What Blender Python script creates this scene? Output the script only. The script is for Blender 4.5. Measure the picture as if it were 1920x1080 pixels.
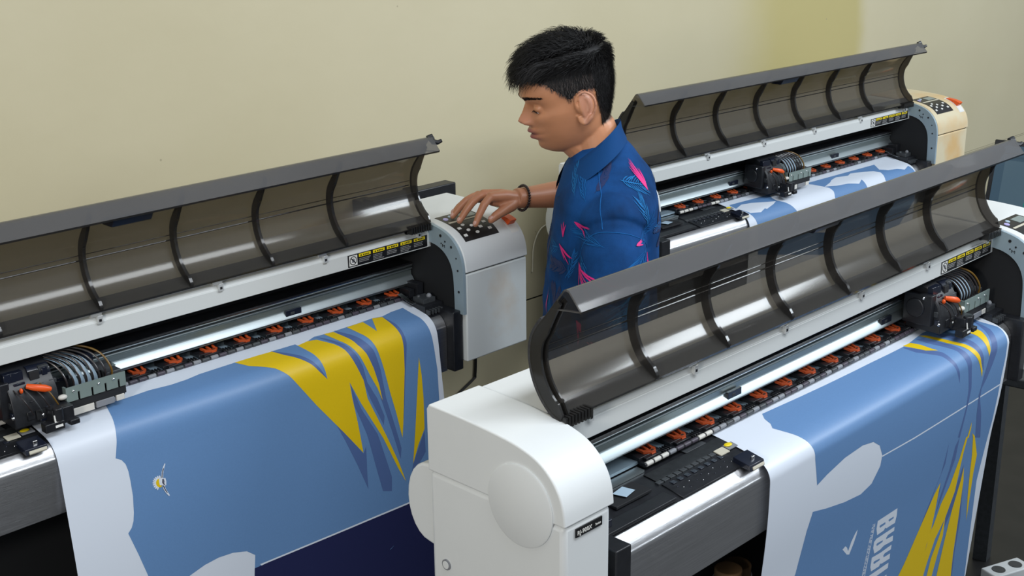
import bpy, bmesh, math, random
from math import sin, cos, pi, radians, sqrt
from mathutils import Vector, Matrix

for o in list(bpy.data.objects):
    bpy.data.objects.remove(o, do_unlink=True)
SC = bpy.context.scene
COL = SC.collection
ZO = 1.05                       # height of the platens above the floor

# ------------------------------------------------------------------ camera
cam_data = bpy.data.cameras.new('camera')
cam_data.sensor_width = 36.0
cam_data.lens = 2449.4 / 1920 * 36.0
cam_data.clip_start = 0.05
camera = bpy.data.objects.new('camera', cam_data)
COL.objects.link(camera)
R_ = Vector((0.6967719, -0.71720751, -0.01105972))
U_ = Vector((0.2246493, 0.20355343, 0.95294212))
F_ = Vector((0.681206, 0.66646785, -0.30295048))
mw = Matrix(((R_.x, U_.x, -F_.x), (R_.y, U_.y, -F_.y), (R_.z, U_.z, -F_.z))).to_4x4()
mw.translation = Vector((-1.53333, -1.20383, 0.90208 + ZO))
camera.matrix_world = mw
SC.camera = camera

# ------------------------------------------------------------------ world, lights, exposure
world = bpy.data.worlds.new('world')
SC.world = world
world.use_nodes = True
bg = world.node_tree.nodes['Background']
bg.inputs['Color'].default_value = (0.86, 0.93, 1.0, 1)
bg.inputs['Strength'].default_value = 0.40
SC.view_settings.view_transform = 'Standard'
SC.view_settings.look = 'None'
SC.view_settings.gamma = 1.0
SC.view_settings.use_curve_mapping = False
SC.view_settings.exposure = 0.0


def area(name, loc, target, sx, sy, power, color):
    l = bpy.data.lights.new(name, 'AREA')
    l.shape = 'RECTANGLE'; l.size = sx; l.size_y = sy
    l.energy = power; l.color = color
    o = bpy.data.objects.new(name, l); COL.objects.link(o)
    o.location = loc
    d = Vector(target) - Vector(loc)
    o.rotation_euler = d.to_track_quat('-Z', 'Y').to_euler()
    return o


area('flash_softbox', (-2.75, -0.95, 2.05), (0.7, 0.8, 1.25), 0.28, 0.28, 29, (1.0, 0.95, 0.88))
area('ceiling_panel_lamp', (0.4, -0.9, 3.0), (0.5, 0.1, 1.0), 2.6, 0.5, 46, (0.9, 0.95, 1.0))
area('right_wall_fill', (3.3, -1.9, 3.0), (3.1, 1.1, 1.5), 1.2, 1.0, 85, (0.85, 0.93, 1.0))  # unseen fill light, added to brighten the right part of the wall


# ------------------------------------------------------------------ materials
MATS = {}


def new_mat(name):
    m = bpy.data.materials.new(name); m.use_nodes = True
    MATS[name] = m
    nt = m.node_tree
    return m, nt, nt.nodes['Principled BSDF']


def N(nt, t, **kw):
    n = nt.nodes.new(t)
    for k, v in kw.items():
        if k in n.inputs.keys(): n.inputs[k].default_value = v
        else: setattr(n, k, v)
    return n


def simple(name, col, rough=0.5, metal=0.0, noise=0.0, nscale=20.0, bump=0.0, bscale=300.0, coat=0.0, spec=0.5, stretch=None):
    m, nt, b = new_mat(name)
    b.inputs['Base Color'].default_value = (*col, 1)
    b.inputs['Roughness'].default_value = rough
    b.inputs['Metallic'].default_value = metal
    b.inputs['Coat Weight'].default_value = coat
    b.inputs['Specular IOR Level'].default_value = spec
    tc = N(nt, 'ShaderNodeTexCoord')
    src = tc.outputs['Object']
    if stretch:
        mp = N(nt, 'ShaderNodeMapping'); mp.inputs['Scale'].default_value = stretch
        nt.links.new(src, mp.inputs['Vector']); src = mp.outputs['Vector']
    if noise:
        n = N(nt, 'ShaderNodeTexNoise', Scale=nscale, Detail=5.0, Roughness=0.6)
        nt.links.new(src, n.inputs['Vector'])
        r = N(nt, 'ShaderNodeMapRange')
        r.inputs['From Min'].default_value = 0.3; r.inputs['From Max'].default_value = 0.7
        r.inputs['To Min'].default_value = 1 - noise; r.inputs['To Max'].default_value = 1 + noise
        nt.links.new(n.outputs['Fac'], r.inputs['Value'])
        mx = N(nt, 'ShaderNodeVectorMath', operation='SCALE')
        mx.inputs[0].default_value = col
        nt.links.new(r.outputs['Result'], mx.inputs['Scale'])
        nt.links.new(mx.outputs['Vector'], b.inputs['Base Color'])
    if bump:
        n2 = N(nt, 'ShaderNodeTexNoise', Scale=bscale, Detail=3.0)
        nt.links.new(src, n2.inputs['Vector'])
        bp = N(nt, 'ShaderNodeBump', Strength=bump, Distance=0.001)
        nt.links.new(n2.outputs['Fac'], bp.inputs['Height'])
        nt.links.new(bp.outputs['Normal'], b.inputs['Normal'])
    return m


def smoked(name, tint, haze_col, haze, rough=0.04):
    m, nt, b = new_mat(name)
    nt.nodes.remove(b)
    out = nt.nodes['Material Output']
    tr = N(nt, 'ShaderNodeBsdfTransparent'); tr.inputs['Color'].default_value = (*tint, 1)
    df = N(nt, 'ShaderNodeBsdfDiffuse'); df.inputs['Color'].default_value = (*haze_col, 1)
    gl = N(nt, 'ShaderNodeBsdfGlossy'); gl.inputs['Roughness'].default_value = rough
    mx1 = N(nt, 'ShaderNodeMixShader'); mx1.inputs[0].default_value = haze
    nt.links.new(tr.outputs[0], mx1.inputs[1]); nt.links.new(df.outputs[0], mx1.inputs[2])
    lw = N(nt, 'ShaderNodeLayerWeight', Blend=0.5)
    pw = N(nt, 'ShaderNodeMath', operation='POWER'); pw.inputs[1].default_value = 4.0
    nt.links.new(lw.outputs['Facing'], pw.inputs[0])
    ma = N(nt, 'ShaderNodeMath', operation='MULTIPLY_ADD'); ma.inputs[1].default_value = 0.7; ma.inputs[2].default_value = 0.035
    nt.links.new(pw.outputs[0], ma.inputs[0])
    mx2 = N(nt, 'ShaderNodeMixShader')
    nt.links.new(ma.outputs[0], mx2.inputs[0])
    nt.links.new(mx1.outputs[0], mx2.inputs[1]); nt.links.new(gl.outputs[0], mx2.inputs[2])
    nt.links.new(mx2.outputs[0], out.inputs['Surface'])
    return m


simple('white_plastic', (0.70, 0.725, 0.73), 0.42, noise=0.02, nscale=6, bump=0.05, bscale=900)
simple('rail_white', (0.62, 0.64, 0.63), 0.38)
simple('black_plastic', (0.012, 0.013, 0.016), 0.38, noise=0.3, nscale=60)
simple('black_matte', (0.008, 0.009, 0.011), 0.75)
simple('black_gloss', (0.010, 0.013, 0.024), 0.22)
simple('dark_grey', (0.045, 0.05, 0.055), 0.45, noise=0.25, nscale=80)
simple('brushed_steel', (0.62, 0.62, 0.63), 0.36, metal=1.0, noise=0.12, nscale=12, bump=0.25, bscale=60, stretch=(0.6, 40, 40))
simple('aluminium', (0.43, 0.485, 0.50), 0.42, metal=0.95, bump=0.04, bscale=60, stretch=(1, 60, 60))
simple('alu_dull', (0.34, 0.40, 0.40), 0.35, metal=0.8)
simple('clip_steel', (0.72, 0.74, 0.74), 0.25, metal=0.45)
simple('bright_metal', (0.85, 0.85, 0.85), 0.18, metal=1.0)
simple('zinc_blue', (0.34, 0.44, 0.50), 0.42, metal=0.25, noise=0.06, nscale=10)
simple('zinc_green', (0.30, 0.38, 0.36), 0.38, metal=0.45, noise=0.05, nscale=20)
simple('slate_plate', (0.26, 0.34, 0.40), 0.4, metal=0.2)
simple('orange_plastic', (0.78, 0.10, 0.012), 0.38)
simple('rust_orange', (0.46, 0.070, 0.014), 0.45, noise=0.15, nscale=80)
simple('roller_white', (0.62, 0.60, 0.55), 0.5)
simple('roller_grey', (0.22, 0.23, 0.25), 0.5)
simple('roller_plum', (0.055, 0.045, 0.062), 0.45)
simple('ribbon', (0.42, 0.55, 0.66), 0.35)
simple('tube_dark', (0.025, 0.02, 0.02), 0.25, coat=0.3)
simple('tube_amber', (0.16, 0.085, 0.012), 0.3)
simple('label_black', (0.010, 0.010, 0.011), 0.35)
simple('label_yellow', (0.80, 0.62, 0.01), 0.4)
simple('label_white', (0.75, 0.75, 0.72), 0.4)
simple('label_grey', (0.28, 0.28, 0.28), 0.5)
simple('lilac', (0.45, 0.42, 0.75), 0.3)
simple('beige', (0.55, 0.52, 0.42), 0.4)
simple('red_btn', (0.6, 0.12, 0.08), 0.4)
simple('lcd', (0.22, 0.27, 0.27), 0.2)
simple('felt', (0.03, 0.03, 0.033), 0.8, noise=0.6, nscale=350)
simple('paper_white', (0.66, 0.715, 0.80), 0.40, spec=0.45)
simple('ink_blue', (0.122, 0.243, 0.46), 0.42, noise=0.03, nscale=300, spec=0.5)
simple('ink_deep', (0.080, 0.138, 0.315), 0.42, spec=0.5)
simple('ink_navy', (0.016, 0.020, 0.075), 0.42, spec=0.5)
simple('ink_yellow', (0.72, 0.50, 0.008), 0.42, noise=0.02, nscale=300, spec=0.45)
simple('ink_black', (0.01, 0.01, 0.03), 0.4)
simple('cardboard', (0.36, 0.21, 0.10), 0.8)
simple('cable_black', (0.01, 0.01, 0.01), 0.4)
simple('cable_pale', (0.62, 0.58, 0.45), 0.5)
smoked('smoked_acrylic', (0.49, 0.46, 0.415), (0.17, 0.165, 0.155), 0.20, 0.13)
smoked('smoked_dense', (0.36, 0.34, 0.32), (0.055, 0.055, 0.055), 0.34, 0.12)
smoked('smoked_lip', (0.60, 0.59, 0.59), (0.25, 0.25, 0.255), 0.26, 0.12)


def wall_material():
    m, nt, b = new_mat('wall_paint')
    b.inputs['Roughness'].default_value = 0.55
    L = nt.links.new
    tc = N(nt, 'ShaderNodeTexCoord')
    sep = N(nt, 'ShaderNodeSeparateXYZ'); L(tc.outputs['Object'], sep.inputs[0])
    n1 = N(nt, 'ShaderNodeTexNoise', Scale=2.2, Detail=4.0); L(tc.outputs['Object'], n1.inputs['Vector'])
    n2 = N(nt, 'ShaderNodeTexNoise', Scale=14.0, Detail=6.0); L(tc.outputs['Object'], n2.inputs['Vector'])
    # base cream, mottled
    mix1 = N(nt, 'ShaderNodeMix', data_type='RGBA')
    mix1.inputs['A'].default_value = (0.50, 0.445, 0.285, 1); mix1.inputs['B'].default_value = (0.57, 0.515, 0.355, 1)
    L(n1.outputs['Fac'], mix1.inputs['Factor'])
    # damp, yellow stained patch of old paint
    def band(sock, lo, hi, soft, nz, amp):
        ma = N(nt, 'ShaderNodeMath', operation='MULTIPLY_ADD'); ma.inputs[1].default_value = amp
        L(nz, ma.inputs[0]); L(sock, ma.inputs[2])
        a = N(nt, 'ShaderNodeMapRange', interpolation_type='SMOOTHSTEP'); a.inputs['From Min'].default_value = lo - soft; a.inputs['From Max'].default_value = lo + soft
        L(ma.outputs[0], a.inputs['Value'])
        c = N(nt, 'ShaderNodeMapRange', interpolation_type='SMOOTHSTEP'); c.inputs['From Min'].default_value = hi - .05; c.inputs['From Max'].default_value = hi + .04
        c.inputs['To Min'].default_value = 1; c.inputs['To Max'].default_value = 0
        L(ma.outputs[0], c.inputs['Value'])
        mu = N(nt, 'ShaderNodeMath', operation='MULTIPLY'); L(a.outputs[0], mu.inputs[0]); L(c.outputs[0], mu.inputs[1])
        return mu.outputs[0]
    bx = band(sep.outputs['X'], 2.12, 2.86, 0.22, n1.outputs['Fac'], 0.22)
    bz = band(sep.outputs['Z'], 1.30, 9.0, 0.08, n2.outputs['Fac'], 0.1)
    mu = N(nt, 'ShaderNodeMath', operation='MULTIPLY'); L(bx, mu.inputs[0]); L(bz, mu.inputs[1])
    mix2 = N(nt, 'ShaderNodeMix', data_type='RGBA'); L(mu.outputs[0], mix2.inputs['Factor'])
    L(mix1.outputs['Result'], mix2.inputs['A']); mix2.inputs['B'].default_value = (0.46, 0.395, 0.170, 1)
    # small dark specks
    vo = N(nt, 'ShaderNodeTexVoronoi', Scale=9.0); L(tc.outputs['Object'], vo.inputs['Vector'])
    mr = N(nt, 'ShaderNodeMapRange'); mr.inputs['From Min'].default_value = 0.018; mr.inputs['From Max'].default_value = 0.03
    mr.inputs['To Min'].default_value = 0.6; mr.inputs['To Max'].default_value = 0
    L(vo.outputs['Distance'], mr.inputs['Value'])
    mix3 = N(nt, 'ShaderNodeMix', data_type='RGBA'); L(mr.outputs[0], mix3.inputs['Factor'])
    L(mix2.outputs['Result'], mix3.inputs['A']); mix3.inputs['B'].default_value = (0.28, 0.24, 0.16, 1)
    L(mix3.outputs['Result'], b.inputs['Base Color'])
    bp = N(nt, 'ShaderNodeBump', Strength=0.25, Distance=0.004); L(n2.outputs['Fac'], bp.inputs['Height']); L(bp.outputs['Normal'], b.inputs['Normal'])


wall_material()


def yellowed(name, base, stain, lo, hi):
    m, nt, b = new_mat(name)
    b.inputs['Roughness'].default_value = 0.45
    tc = N(nt, 'ShaderNodeTexCoord')
    n = N(nt, 'ShaderNodeTexNoise', Scale=9.0, Detail=4.0)
    nt.links.new(tc.outputs['Object'], n.inputs['Vector'])
    r = N(nt, 'ShaderNodeMapRange'); r.inputs['From Min'].default_value = lo; r.inputs['From Max'].default_value = hi
    nt.links.new(n.outputs['Fac'], r.inputs['Value'])
    mx = N(nt, 'ShaderNodeMix', data_type='RGBA')
    mx.inputs['A'].default_value = (*base, 1); mx.inputs['B'].default_value = (*stain, 1)
    nt.links.new(r.outputs['Result'], mx.inputs['Factor'])
    nt.links.new(mx.outputs['Result'], b.inputs['Base Color'])
    return m


yellowed('aged_plastic', (0.66, 0.58, 0.40), (0.66, 0.44, 0.20), 0.42, 0.72)
yellowed('stained_plastic', (0.66, 0.70, 0.70), (0.62, 0.57, 0.50), 0.55, 0.80)
yellowed('floor_tile', (0.010, 0.010, 0.011), (0.018, 0.017, 0.017), 0.4, 0.7)


def M(n): return MATS[n]


# ------------------------------------------------------------------ mesh helpers
class MB:
    """collects geometry, then links it as ONE mesh object"""
    def __init__(s): s.v = []; s.f = []; s.m = []; s.mats = []

    def mi(s, mat):
        if mat not in s.mats: s.mats.append(mat)
        return s.mats.index(mat)

    def add(s, vs, fs, mat):
        k = len(s.v); i = s.mi(mat)
        s.v += [tuple(v) for v in vs]
        s.f += [tuple(a + k for a in f) for f in fs]
        s.m += [i] * len(fs)
        return s

    def box(s, x0, x1, y0, y1, z0, z1, mat, rot=None):
        vs = [Vector((x, y, z)) for x in (x0, x1) for y in (y0, y1) for z in (z0, z1)]
        if rot:
            c = Vector(((x0 + x1) / 2, (y0 + y1) / 2, (z0 + z1) / 2)); vs = [c + rot @ (v - c) for v in vs]
        return s.add(vs, [(0, 1, 3, 2), (4, 6, 7, 5), (0, 4, 5, 1), (2, 3, 7, 6), (0, 2, 6, 4), (1, 5, 7, 3)], mat)

    def prism(s, prof, x0, x1, mat, closed=True):
        """profile [(y,z)] extruded along x"""
        n = len(prof)
        vs = [(x0, y, z) for y, z in prof] + [(x1, y, z) for y, z in prof]
        fs = [(i, (i + 1) % n, n + (i + 1) % n, n + i) for i in range(n if closed else n - 1)]
        if closed: fs += [tuple(range(n - 1, -1, -1)), tuple(range(n, 2 * n))]
        return s.add(vs, fs, mat)

    def strip(s, prof, th, x0, x1, mat):
        """thin solid sheet following an open profile"""
        P = [Vector(p) for p in prof]; off = []
        for i in range(len(P)):
            a = P[max(i - 1, 0)]; b = P[min(i + 1, len(P) - 1)]
            t = (b - a).normalized(); off.append(P[i] + Vector((-t.y, t.x)) * th)
        return s.quadstrip([tuple(p) for p in P], [tuple(p) for p in off], x0, x1, mat)

    def quadstrip(s, A, B, x0, x1, mat):
        n = len(A)
        vs = [(x0, *p) for p in A] + [(x0, *p) for p in B] + [(x1, *p) for p in A] + [(x1, *p) for p in B]
        fs = []
        for i in range(n - 1):
            fs += [(i, i + 1, 2 * n + i + 1, 2 * n + i), (n + i, 3 * n + i, 3 * n + i + 1, n + i + 1),
                   (i, n + i, n + i + 1, i + 1), (2 * n + i, 2 * n + i + 1, 3 * n + i + 1, 3 * n + i)]
        fs += [(0, 2 * n, 3 * n, n), (n - 1, 2 * n - 1, 4 * n - 1, 3 * n - 1)]
        return s.add(vs, fs, mat)

    def tube(s, pts, rad, mat, seg=8, flat=1.0, cap=True):
        pts = [Vector(p) for p in pts]; n = len(pts)
        if not hasattr(rad, '__len__'): rad = [rad] * n
        vs = []; up = Vector((0, 0, 1))
        prev = None
        for i, p in enumerate(pts):
            t = (pts[min(i + 1, n - 1)] - pts[max(i - 1, 0)]).normalized()
            if prev is None:
                a = up if abs(t.dot(up)) < 0.95 else Vector((1, 0, 0))
                u = t.cross(a).normalized()
            else:
                u = (prev - t * prev.dot(t)).normalized()
            prev = u; w = t.cross(u)
            for k in range(seg):
                an = 2 * pi * k / seg
                vs.append(p + u * cos(an) * rad[i] + w * sin(an) * rad[i] * flat)
        fs = [(i * seg + k, i * seg + (k + 1) % seg, (i + 1) * seg + (k + 1) % seg, (i + 1) * seg + k) for i in range(n - 1) for k in range(seg)]
        if cap: fs += [tuple(range(seg - 1, -1, -1)), tuple((n - 1) * seg + k for k in range(seg))]
        return s.add(vs, fs, mat)

    def cyl(s, a, b, r, mat, seg=16): return s.tube([a, b], r, mat, seg)

    def ball(s, c, r, mat, seg=12, rings=8, rot=None):
        if not hasattr(r, '__len__'): r = (r, r, r)
        vs = []; c = Vector(c)
        for i in range(1, rings):
            th = pi * i / rings
            for k in range(seg):
                a = 2 * pi * k / seg
                v = Vector((r[0] * sin(th) * cos(a), r[1] * sin(th) * sin(a), r[2] * cos(th)))
                vs.append(c + (rot @ v if rot else v))
        t = Vector((0, 0, r[2])); 
        vs += [c + (rot @ t if rot else t), c - (rot @ t if rot else t)]
        T = len(vs) - 2; fs = []
        for i in range(rings - 2):
            for k in range(seg):
                fs.append((i * seg + k, (i + 1) * seg + k, (i + 1) * seg + (k + 1) % seg, i * seg + (k + 1) % seg))
        for k in range(seg):
            fs.append((T, k, (k + 1) % seg)); q = (rings - 2) * seg
            fs.append((T + 1, q + (k + 1) % seg, q + k))
        return s.add(vs, fs, mat)

    def build(s, name, parent=None, dz=ZO, smooth=35, bevel=0, bseg=3, fix=True):
        me = bpy.data.meshes.new(name)
        me.from_pydata([(x, y, z + dz) for x, y, z in s.v], [], s.f)
        for mt in s.mats: me.materials.append(M(mt))
        for p, i in zip(me.polygons, s.m): p.material_index = i
        if fix:
            bm = bmesh.new(); bm.from_mesh(me)
            bmesh.ops.recalc_face_normals(bm, faces=bm.faces[:])
            bm.to_mesh(me); bm.free()
        me.validate()
        if smooth:
            for p in me.polygons: p.use_smooth = True
            me.set_sharp_from_angle(angle=radians(smooth))
        o = bpy.data.objects.new(name, me); COL.objects.link(o)
        if parent: o.parent = parent
        if bevel:
            b = o.modifiers.new('bevel', 'BEVEL'); b.width = bevel; b.segments = bseg; b.limit_method = 'ANGLE'; b.angle_limit = radians(40)
            b.harden_normals = False
        return o


def empty(name, loc, rz=0.0):
    o = bpy.data.objects.new(name, None); COL.objects.link(o)
    o.empty_display_size = 0.1; o.location = loc; o.rotation_euler = (0, 0, rz)
    return o


def tag(o, label=None, cat=None, group=None, kind=None):
    if label: o['label'] = label
    if cat: o['category'] = cat
    if group: o['group'] = group
    if kind: o['kind'] = kind
    return o


def spline(pts, n=6):
    """Catmull-Rom resampling of an open 2D/3D polyline"""
    P = [Vector(p) for p in pts]; out = []
    for i in range(len(P) - 1):
        p0 = P[max(i - 1, 0)]; p1 = P[i]; p2 = P[i + 1]; p3 = P[min(i + 2, len(P) - 1)]
        for k in range(n):
            t = k / n
            out.append(0.5 * ((2 * p1) + (p2 - p0) * t + (2 * p0 - 5 * p1 + 4 * p2 - p3) * t * t + (3 * p1 - p0 - 3 * p2 + p3) * t ** 3))
    out.append(P[-1])
    return [tuple(p) for p in out]


# ------------------------------------------------------------------ room
w = MB()
w.box(-4.0, 7.0, 1.20, 1.35, 0.812, 3.2, 'wall_paint')
w.box(-4.0, 7.0, 1.206, 1.35, 0.806, 0.812, 'black_matte')
w.box(-4.0, 7.0, 1.20, 1.35, 0.0, 0.806, 'wall_paint')
w.box(2.3, 7.0, 1.20, 1.3, 0.805, 0.813, 'wall_paint')
tag(w.build('wall_back', dz=0, smooth=0), kind='structure')
f = MB(); f.box(-4.0, 7.0, -4.0, 1.35, -0.1, 0.0, 'floor_tile')
tag(f.build('floor', dz=0, smooth=0), kind='structure')

# ------------------------------------------------------------------ printer profiles (y, z above platen level)
CAP = spline([(0.095, 0.178), (0.02, 0.1765), (-0.05, 0.172), (-0.09, 0.166), (-0.12, 0.156), (-0.142, 0.140), (-0.157, 0.120), (-0.165, 0.098), (-0.168, 0.073)], 5)
HOOD = spline([(-0.072, 0.169), (-0.052, 0.180), (-0.034, 0.199), (-0.021, 0.224), (-0.015, 0.253), (-0.018, 0.280), (-0.029, 0.301), (-0.050, 0.327), (-0.0785, 0.364)], 6)
RIBS = [-0.070 + 0.186 * i for i in range(6)]
XL0, XL1, XR0, XR1 = -0.380, -0.278, 1.112, 1.307


def cap_pt(s):
    """point and normal on the housing cap, s metres from its rear edge"""
    acc = 0
    for a, b in zip(CAP[:-1], CAP[1:]):
        L = math.hypot(b[0] - a[0], b[1] - a[1])
        if acc + L >= s or b is CAP[-1]:
            t = (s - acc) / L
            n = Vector((-(b[1] - a[1]), (b[0] - a[0]))).normalized()
            if n.y < 0: n = -n
            return Vector((a[0] + (b[0] - a[0]) * t, a[1] + (b[1] - a[1]) * t)), n
        acc += L


def patch(mb, x0, x1, s0, s1, h, mat, base=0.0, skew=0.0):
    """raised patch lying on the curved cap"""
    n = max(2, int((s1 - s0) / 0.006)); A = []; B = []
    for i in range(n + 1):
        p, nn = cap_pt(s0 + (s1 - s0) * i / n)
        A.append(tuple(p + nn * base)); B.append(tuple(p + nn * (base + h)))
    mb.quadstrip(A, B, x0, x1, mat)


def ptext(txt, size, mat, extr=0.0003):
    """text as a mesh in the xz plane, facing -y"""
    cu = bpy.data.curves.new('lettering', 'FONT'); cu.body = txt; cu.size = size; cu.extrude = extr
    o = bpy.data.objects.new('lettering', cu); COL.objects.link(o)
    dg = bpy.context.evaluated_depsgraph_get(); dg.update()
    me = bpy.data.meshes.new_from_object(o.evaluated_get(dg))
    vs = [(v.co.x, -v.co.z, v.co.y) for v in me.vertices]; fs = [tuple(p.vertices) for p in me.polygons]
    bpy.data.objects.remove(o, do_unlink=True); bpy.data.meshes.remove(me)
    return vs, fs


def build_printer():
    root = empty('large_format_printer', (0, 0, 0))
    W = 'white_plastic'
    # --- left housing
    b = MB()
    cap = [p for p in CAP if p[1] > 0.0735] + [(-0.168, 0.0735)]
    b.prism(cap + [(0.10, 0.0735), (0.10, 0.17)], XL0, XL1, W)
    lh = b.build('left_housing', root, bevel=0.016, bseg=5, smooth=50)
    b = MB()
    b.prism([(0.0985, 0.0735), (-0.1655, 0.0735), (-0.1655, -0.13), (0.075, -0.13), (0.0985, -0.105)], XL0 + .0008, XL1 - 0.004, W)
    b.build('left_housing_body', root, bevel=0.008, bseg=4, smooth=50)
    b = MB()   # round cover on the outer side
    cc = Vector((XL0, -0.087, 0.081)); rr = 0.0605; n = 64
    vs = [(XL0 + 0.001, cc.y + rr * cos(2 * pi * i / n), cc.z + rr * sin(2 * pi * i / n)) for i in range(n)]
    vs += [(XL0 - 0.002, cc.y + rr * cos(2 * pi * i / n), cc.z + rr * sin(2 * pi * i / n)) for i in range(n)]
    vs += [(XL0 - 0.0032, cc.y + (rr - .0025) * cos(2 * pi * i / n), cc.z + (rr - .0025) * sin(2 * pi * i / n)) for i in range(n)]
    vs += [(XL0 - 0.0032, cc.y, cc.z)]
    fs = [(i + k * n, (i + 1) % n + k * n, (i + 1) % n + (k + 1) * n, i + (k + 1) * n) for k in (0, 1) for i in range(n)] + [(2 * n + i, 2 * n + (i + 1) % n, 3 * n) for i in range(n)]
    b.add(vs, fs, W)
    dk = b.build('round_cover', lh, smooth=50)
    b = MB(); b.tube([(XL0 + .0015, 0.066, -0.069), (XL0 - 0.0015, 0.066, -0.069)], 0.0085, 'roller_grey', 24)
    b.tube([(XL0 - .001, 0.066, -0.069), (XL0 - 0.0022, 0.066, -0.069)], 0.0062, W, 24)
    b.build('screw_plug', lh)
    b = MB()   # series badge on the front of the left housing
    b.box(-0.357, -0.303, -0.1675, -0.1653, 0.0515, 0.0645, 'label_black')
    vs, fs = ptext('RJ-900X', 0.0088, 'label_white'); x0 = -0.3545
    b.add([(x0 + v[0], -0.1677 + v[1], 0.0545 + v[2]) for v in vs], fs, 'label_white')
    vs, fs = ptext('Series', 0.0046, 'label_grey')
    b.add([(-0.3175 + v[0], -0.1677 + v[1], 0.0555 + v[2]) for v in vs], fs, 'label_white')
    b.build('series_badge', lh, smooth=0)
    # --- flange of the rear media holder, left
    b = MB(); pts = []
    for i in range(20):
        a = pi * 0.5 + pi * i / 19
        pts.append((0.118 - 0.045 * cos(a) * -1 * -1, 0.01 + 0.062 * sin(a)))
    prof = [(0.08, 0.078)] + [(0.112 + 0.046 * sin(pi * i / 12), 0.012 + 0.064 * cos(pi * i / 12)) for i in range(13)] + [(0.08, -0.056)]
    b.prism(prof, -0.372, -0.335, W)
    b.build('media_flange', root, bevel=0.004)
    # --- right housing
    b = MB(); b.prism(cap + [(0.10, 0.0735), (0.10, 0.17)], XR0, XR1, W)
    rh = b.build('right_housing', root, bevel=0.004, bseg=3, smooth=50)
    b = MB(); b.prism([(0.0985, 0.0705), (-0.1655, 0.0705), (-0.1655, -0.133), (0.0985, -0.133)], XR0 + 0.0015, XR1 - 0.001, W)
    b.build('right_housing_body', root, bevel=0.004)
    b = MB(); b.box(XR0 + .003, XR1 - .003, -0.162, 0.095, 0.0695, 0.0745, 'black_matte')
    b.build('housing_gap', root)
    # control panel, following the cap
    b = MB(); patch(b, 1.134, 1.238, 0.143, 0.250, 0.0008, 'label_black')
    cp = b.build('control_panel', root, smooth=60)
    b = MB(); patch(b, 1.139, 1.238, 0.1815, 0.1870, 0.0006, 'beige', 0.0008)
    b.build('panel_stripe', cp, smooth=60)
    b = MB(); patch(b, 1.188, 1.232, 0.153, 0.176, 0.0006, 'lcd', 0.0008)
    b.build('display', cp, smooth=60)

    def button(x, s, rx, rs, mat, rnd=True):
        p, nn = cap_pt(s); q, _ = cap_pt(s + 0.001); t = (q - p).normalized(); bb = MB(); n = 16 if rnd else 4; vs = []
        for h, k in ((0.0006, 1.0), (0.0020, 0.92)):
            for i in range(n):
                a = 2 * pi * i / n + (0 if rnd else pi / 4); g = 1 if rnd else 1.3
                d = p + t * rs * k * sin(a) * g + nn * h
                vs.append((x + rx * k * cos(a) * g, d.x, d.y))
        bb.add(vs, [(i, (i + 1) % n, n + (i + 1) % n, n + i) for i in range(n)] + [tuple(range(n, 2 * n))], mat)
        bb.build('button', cp, smooth=40)
    button(1.148, 0.164, 0.0065, 0.0065, 'lilac'); button(1.169, 0.156, 0.0055, 0.0055, 'ribbon')
    for x, s in ((1.145, 0.212), (1.145, 0.235), (1.163, 0.203), (1.163, 0.223), (1.182, 0.212), (1.182, 0.234), (1.201, 0.222), (1.222, 0.232), (1.222, 0.210)):
        button(x, s, 0.0052, 0.0038, 'label_white', x in (1.163, 1.182))
    # slot with the orange lever at the right edge of the cap
    b = MB(); patch(b, 1.270, 1.299, 0.186, 0.262, 0.0006, 'white_plastic'); patch(b, 1.273, 1.2965, 0.189, 0.259, 0.0004, 'label_white', 0.0006)
    sl = b.build('lever_slot', root, smooth=60)
    b = MB(); A = []; B = []
    for i in range(15):
        s_ = 0.192 + 0.046 * i / 14; p, nn = cap_pt(s_); h = 0.003 + 0.013 * (i / 14) ** 1.2
        A.append(tuple(p + nn * 0.0008)); B.append(tuple(p + nn * h))
    b.quadstrip(A, B, 1.2735, 1.2945, 'orange_plastic'); b.build('load_lever', sl, bevel=0.0012)
    # --- top panel between the housings
    b = MB()
    b.prism([(0.093, 0.1755), (-0.040, 0.1715), (-0.046, 0.160), (-0.046, 0.150), (0.093, 0.150)], XL1 + 0.0015, XR0 - 0.001, W)
    b.prism([(0.093, 0.1755), (0.093, 0.02), (0.086, 0.02), (0.086, 0.17)], XL1 + 0.0015, XR0 - 0.001, W)
    b.build('top_panel', root, bevel=0.002)
    # --- front rail
    b = MB()
    b.prism([(-0.046, 0.156), (-0.0555, 0.155), (-0.0575, 0.1475), (-0.0600, 0.1460), (-0.0605, 0.1160), (-0.056, 0.1145), (-0.050, 0.1145), (-0.050, 0.150), (-0.046, 0.150)], XL1 - 0.002, 1.127, 'rail_white')
    rail = b.build('front_rail', root, bevel=0.0008, bseg=2)
    b = MB(); b.ball((1.119, -0.0608, 0.135), (.004, .002, .004), 'bright_metal', 12, 8); b.build('screw', rail)
    for x in (-0.210, 0.043, 0.302, 0.557, 0.811, 1.070):
        b = MB(); z = 0.156
        b.box(x - .010, x + .010, -0.0575, -0.046, z - .001, z + .0022, 'clip_steel')
        b.box(x - .001, x + .009, -0.0640, -0.0570, z - .013, z + .0022, 'clip_steel')
        b.prism([(-0.060, z + .001), (-0.058, z + .011), (-0.052, z + .018), (-0.041, z + .020), (-0.041, z + .0175), (-0.050, z + .0155), (-0.055, z + .009), (-0.056, z)], x - .011, x + .010, 'clip_steel')
        b.box(x + .001, x + .006, -0.0645, -0.0638, z - .009, z - .004, 'black_plastic')
        b.build('hinge_clip', rail, bevel=0.0005, bseg=2)
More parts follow.
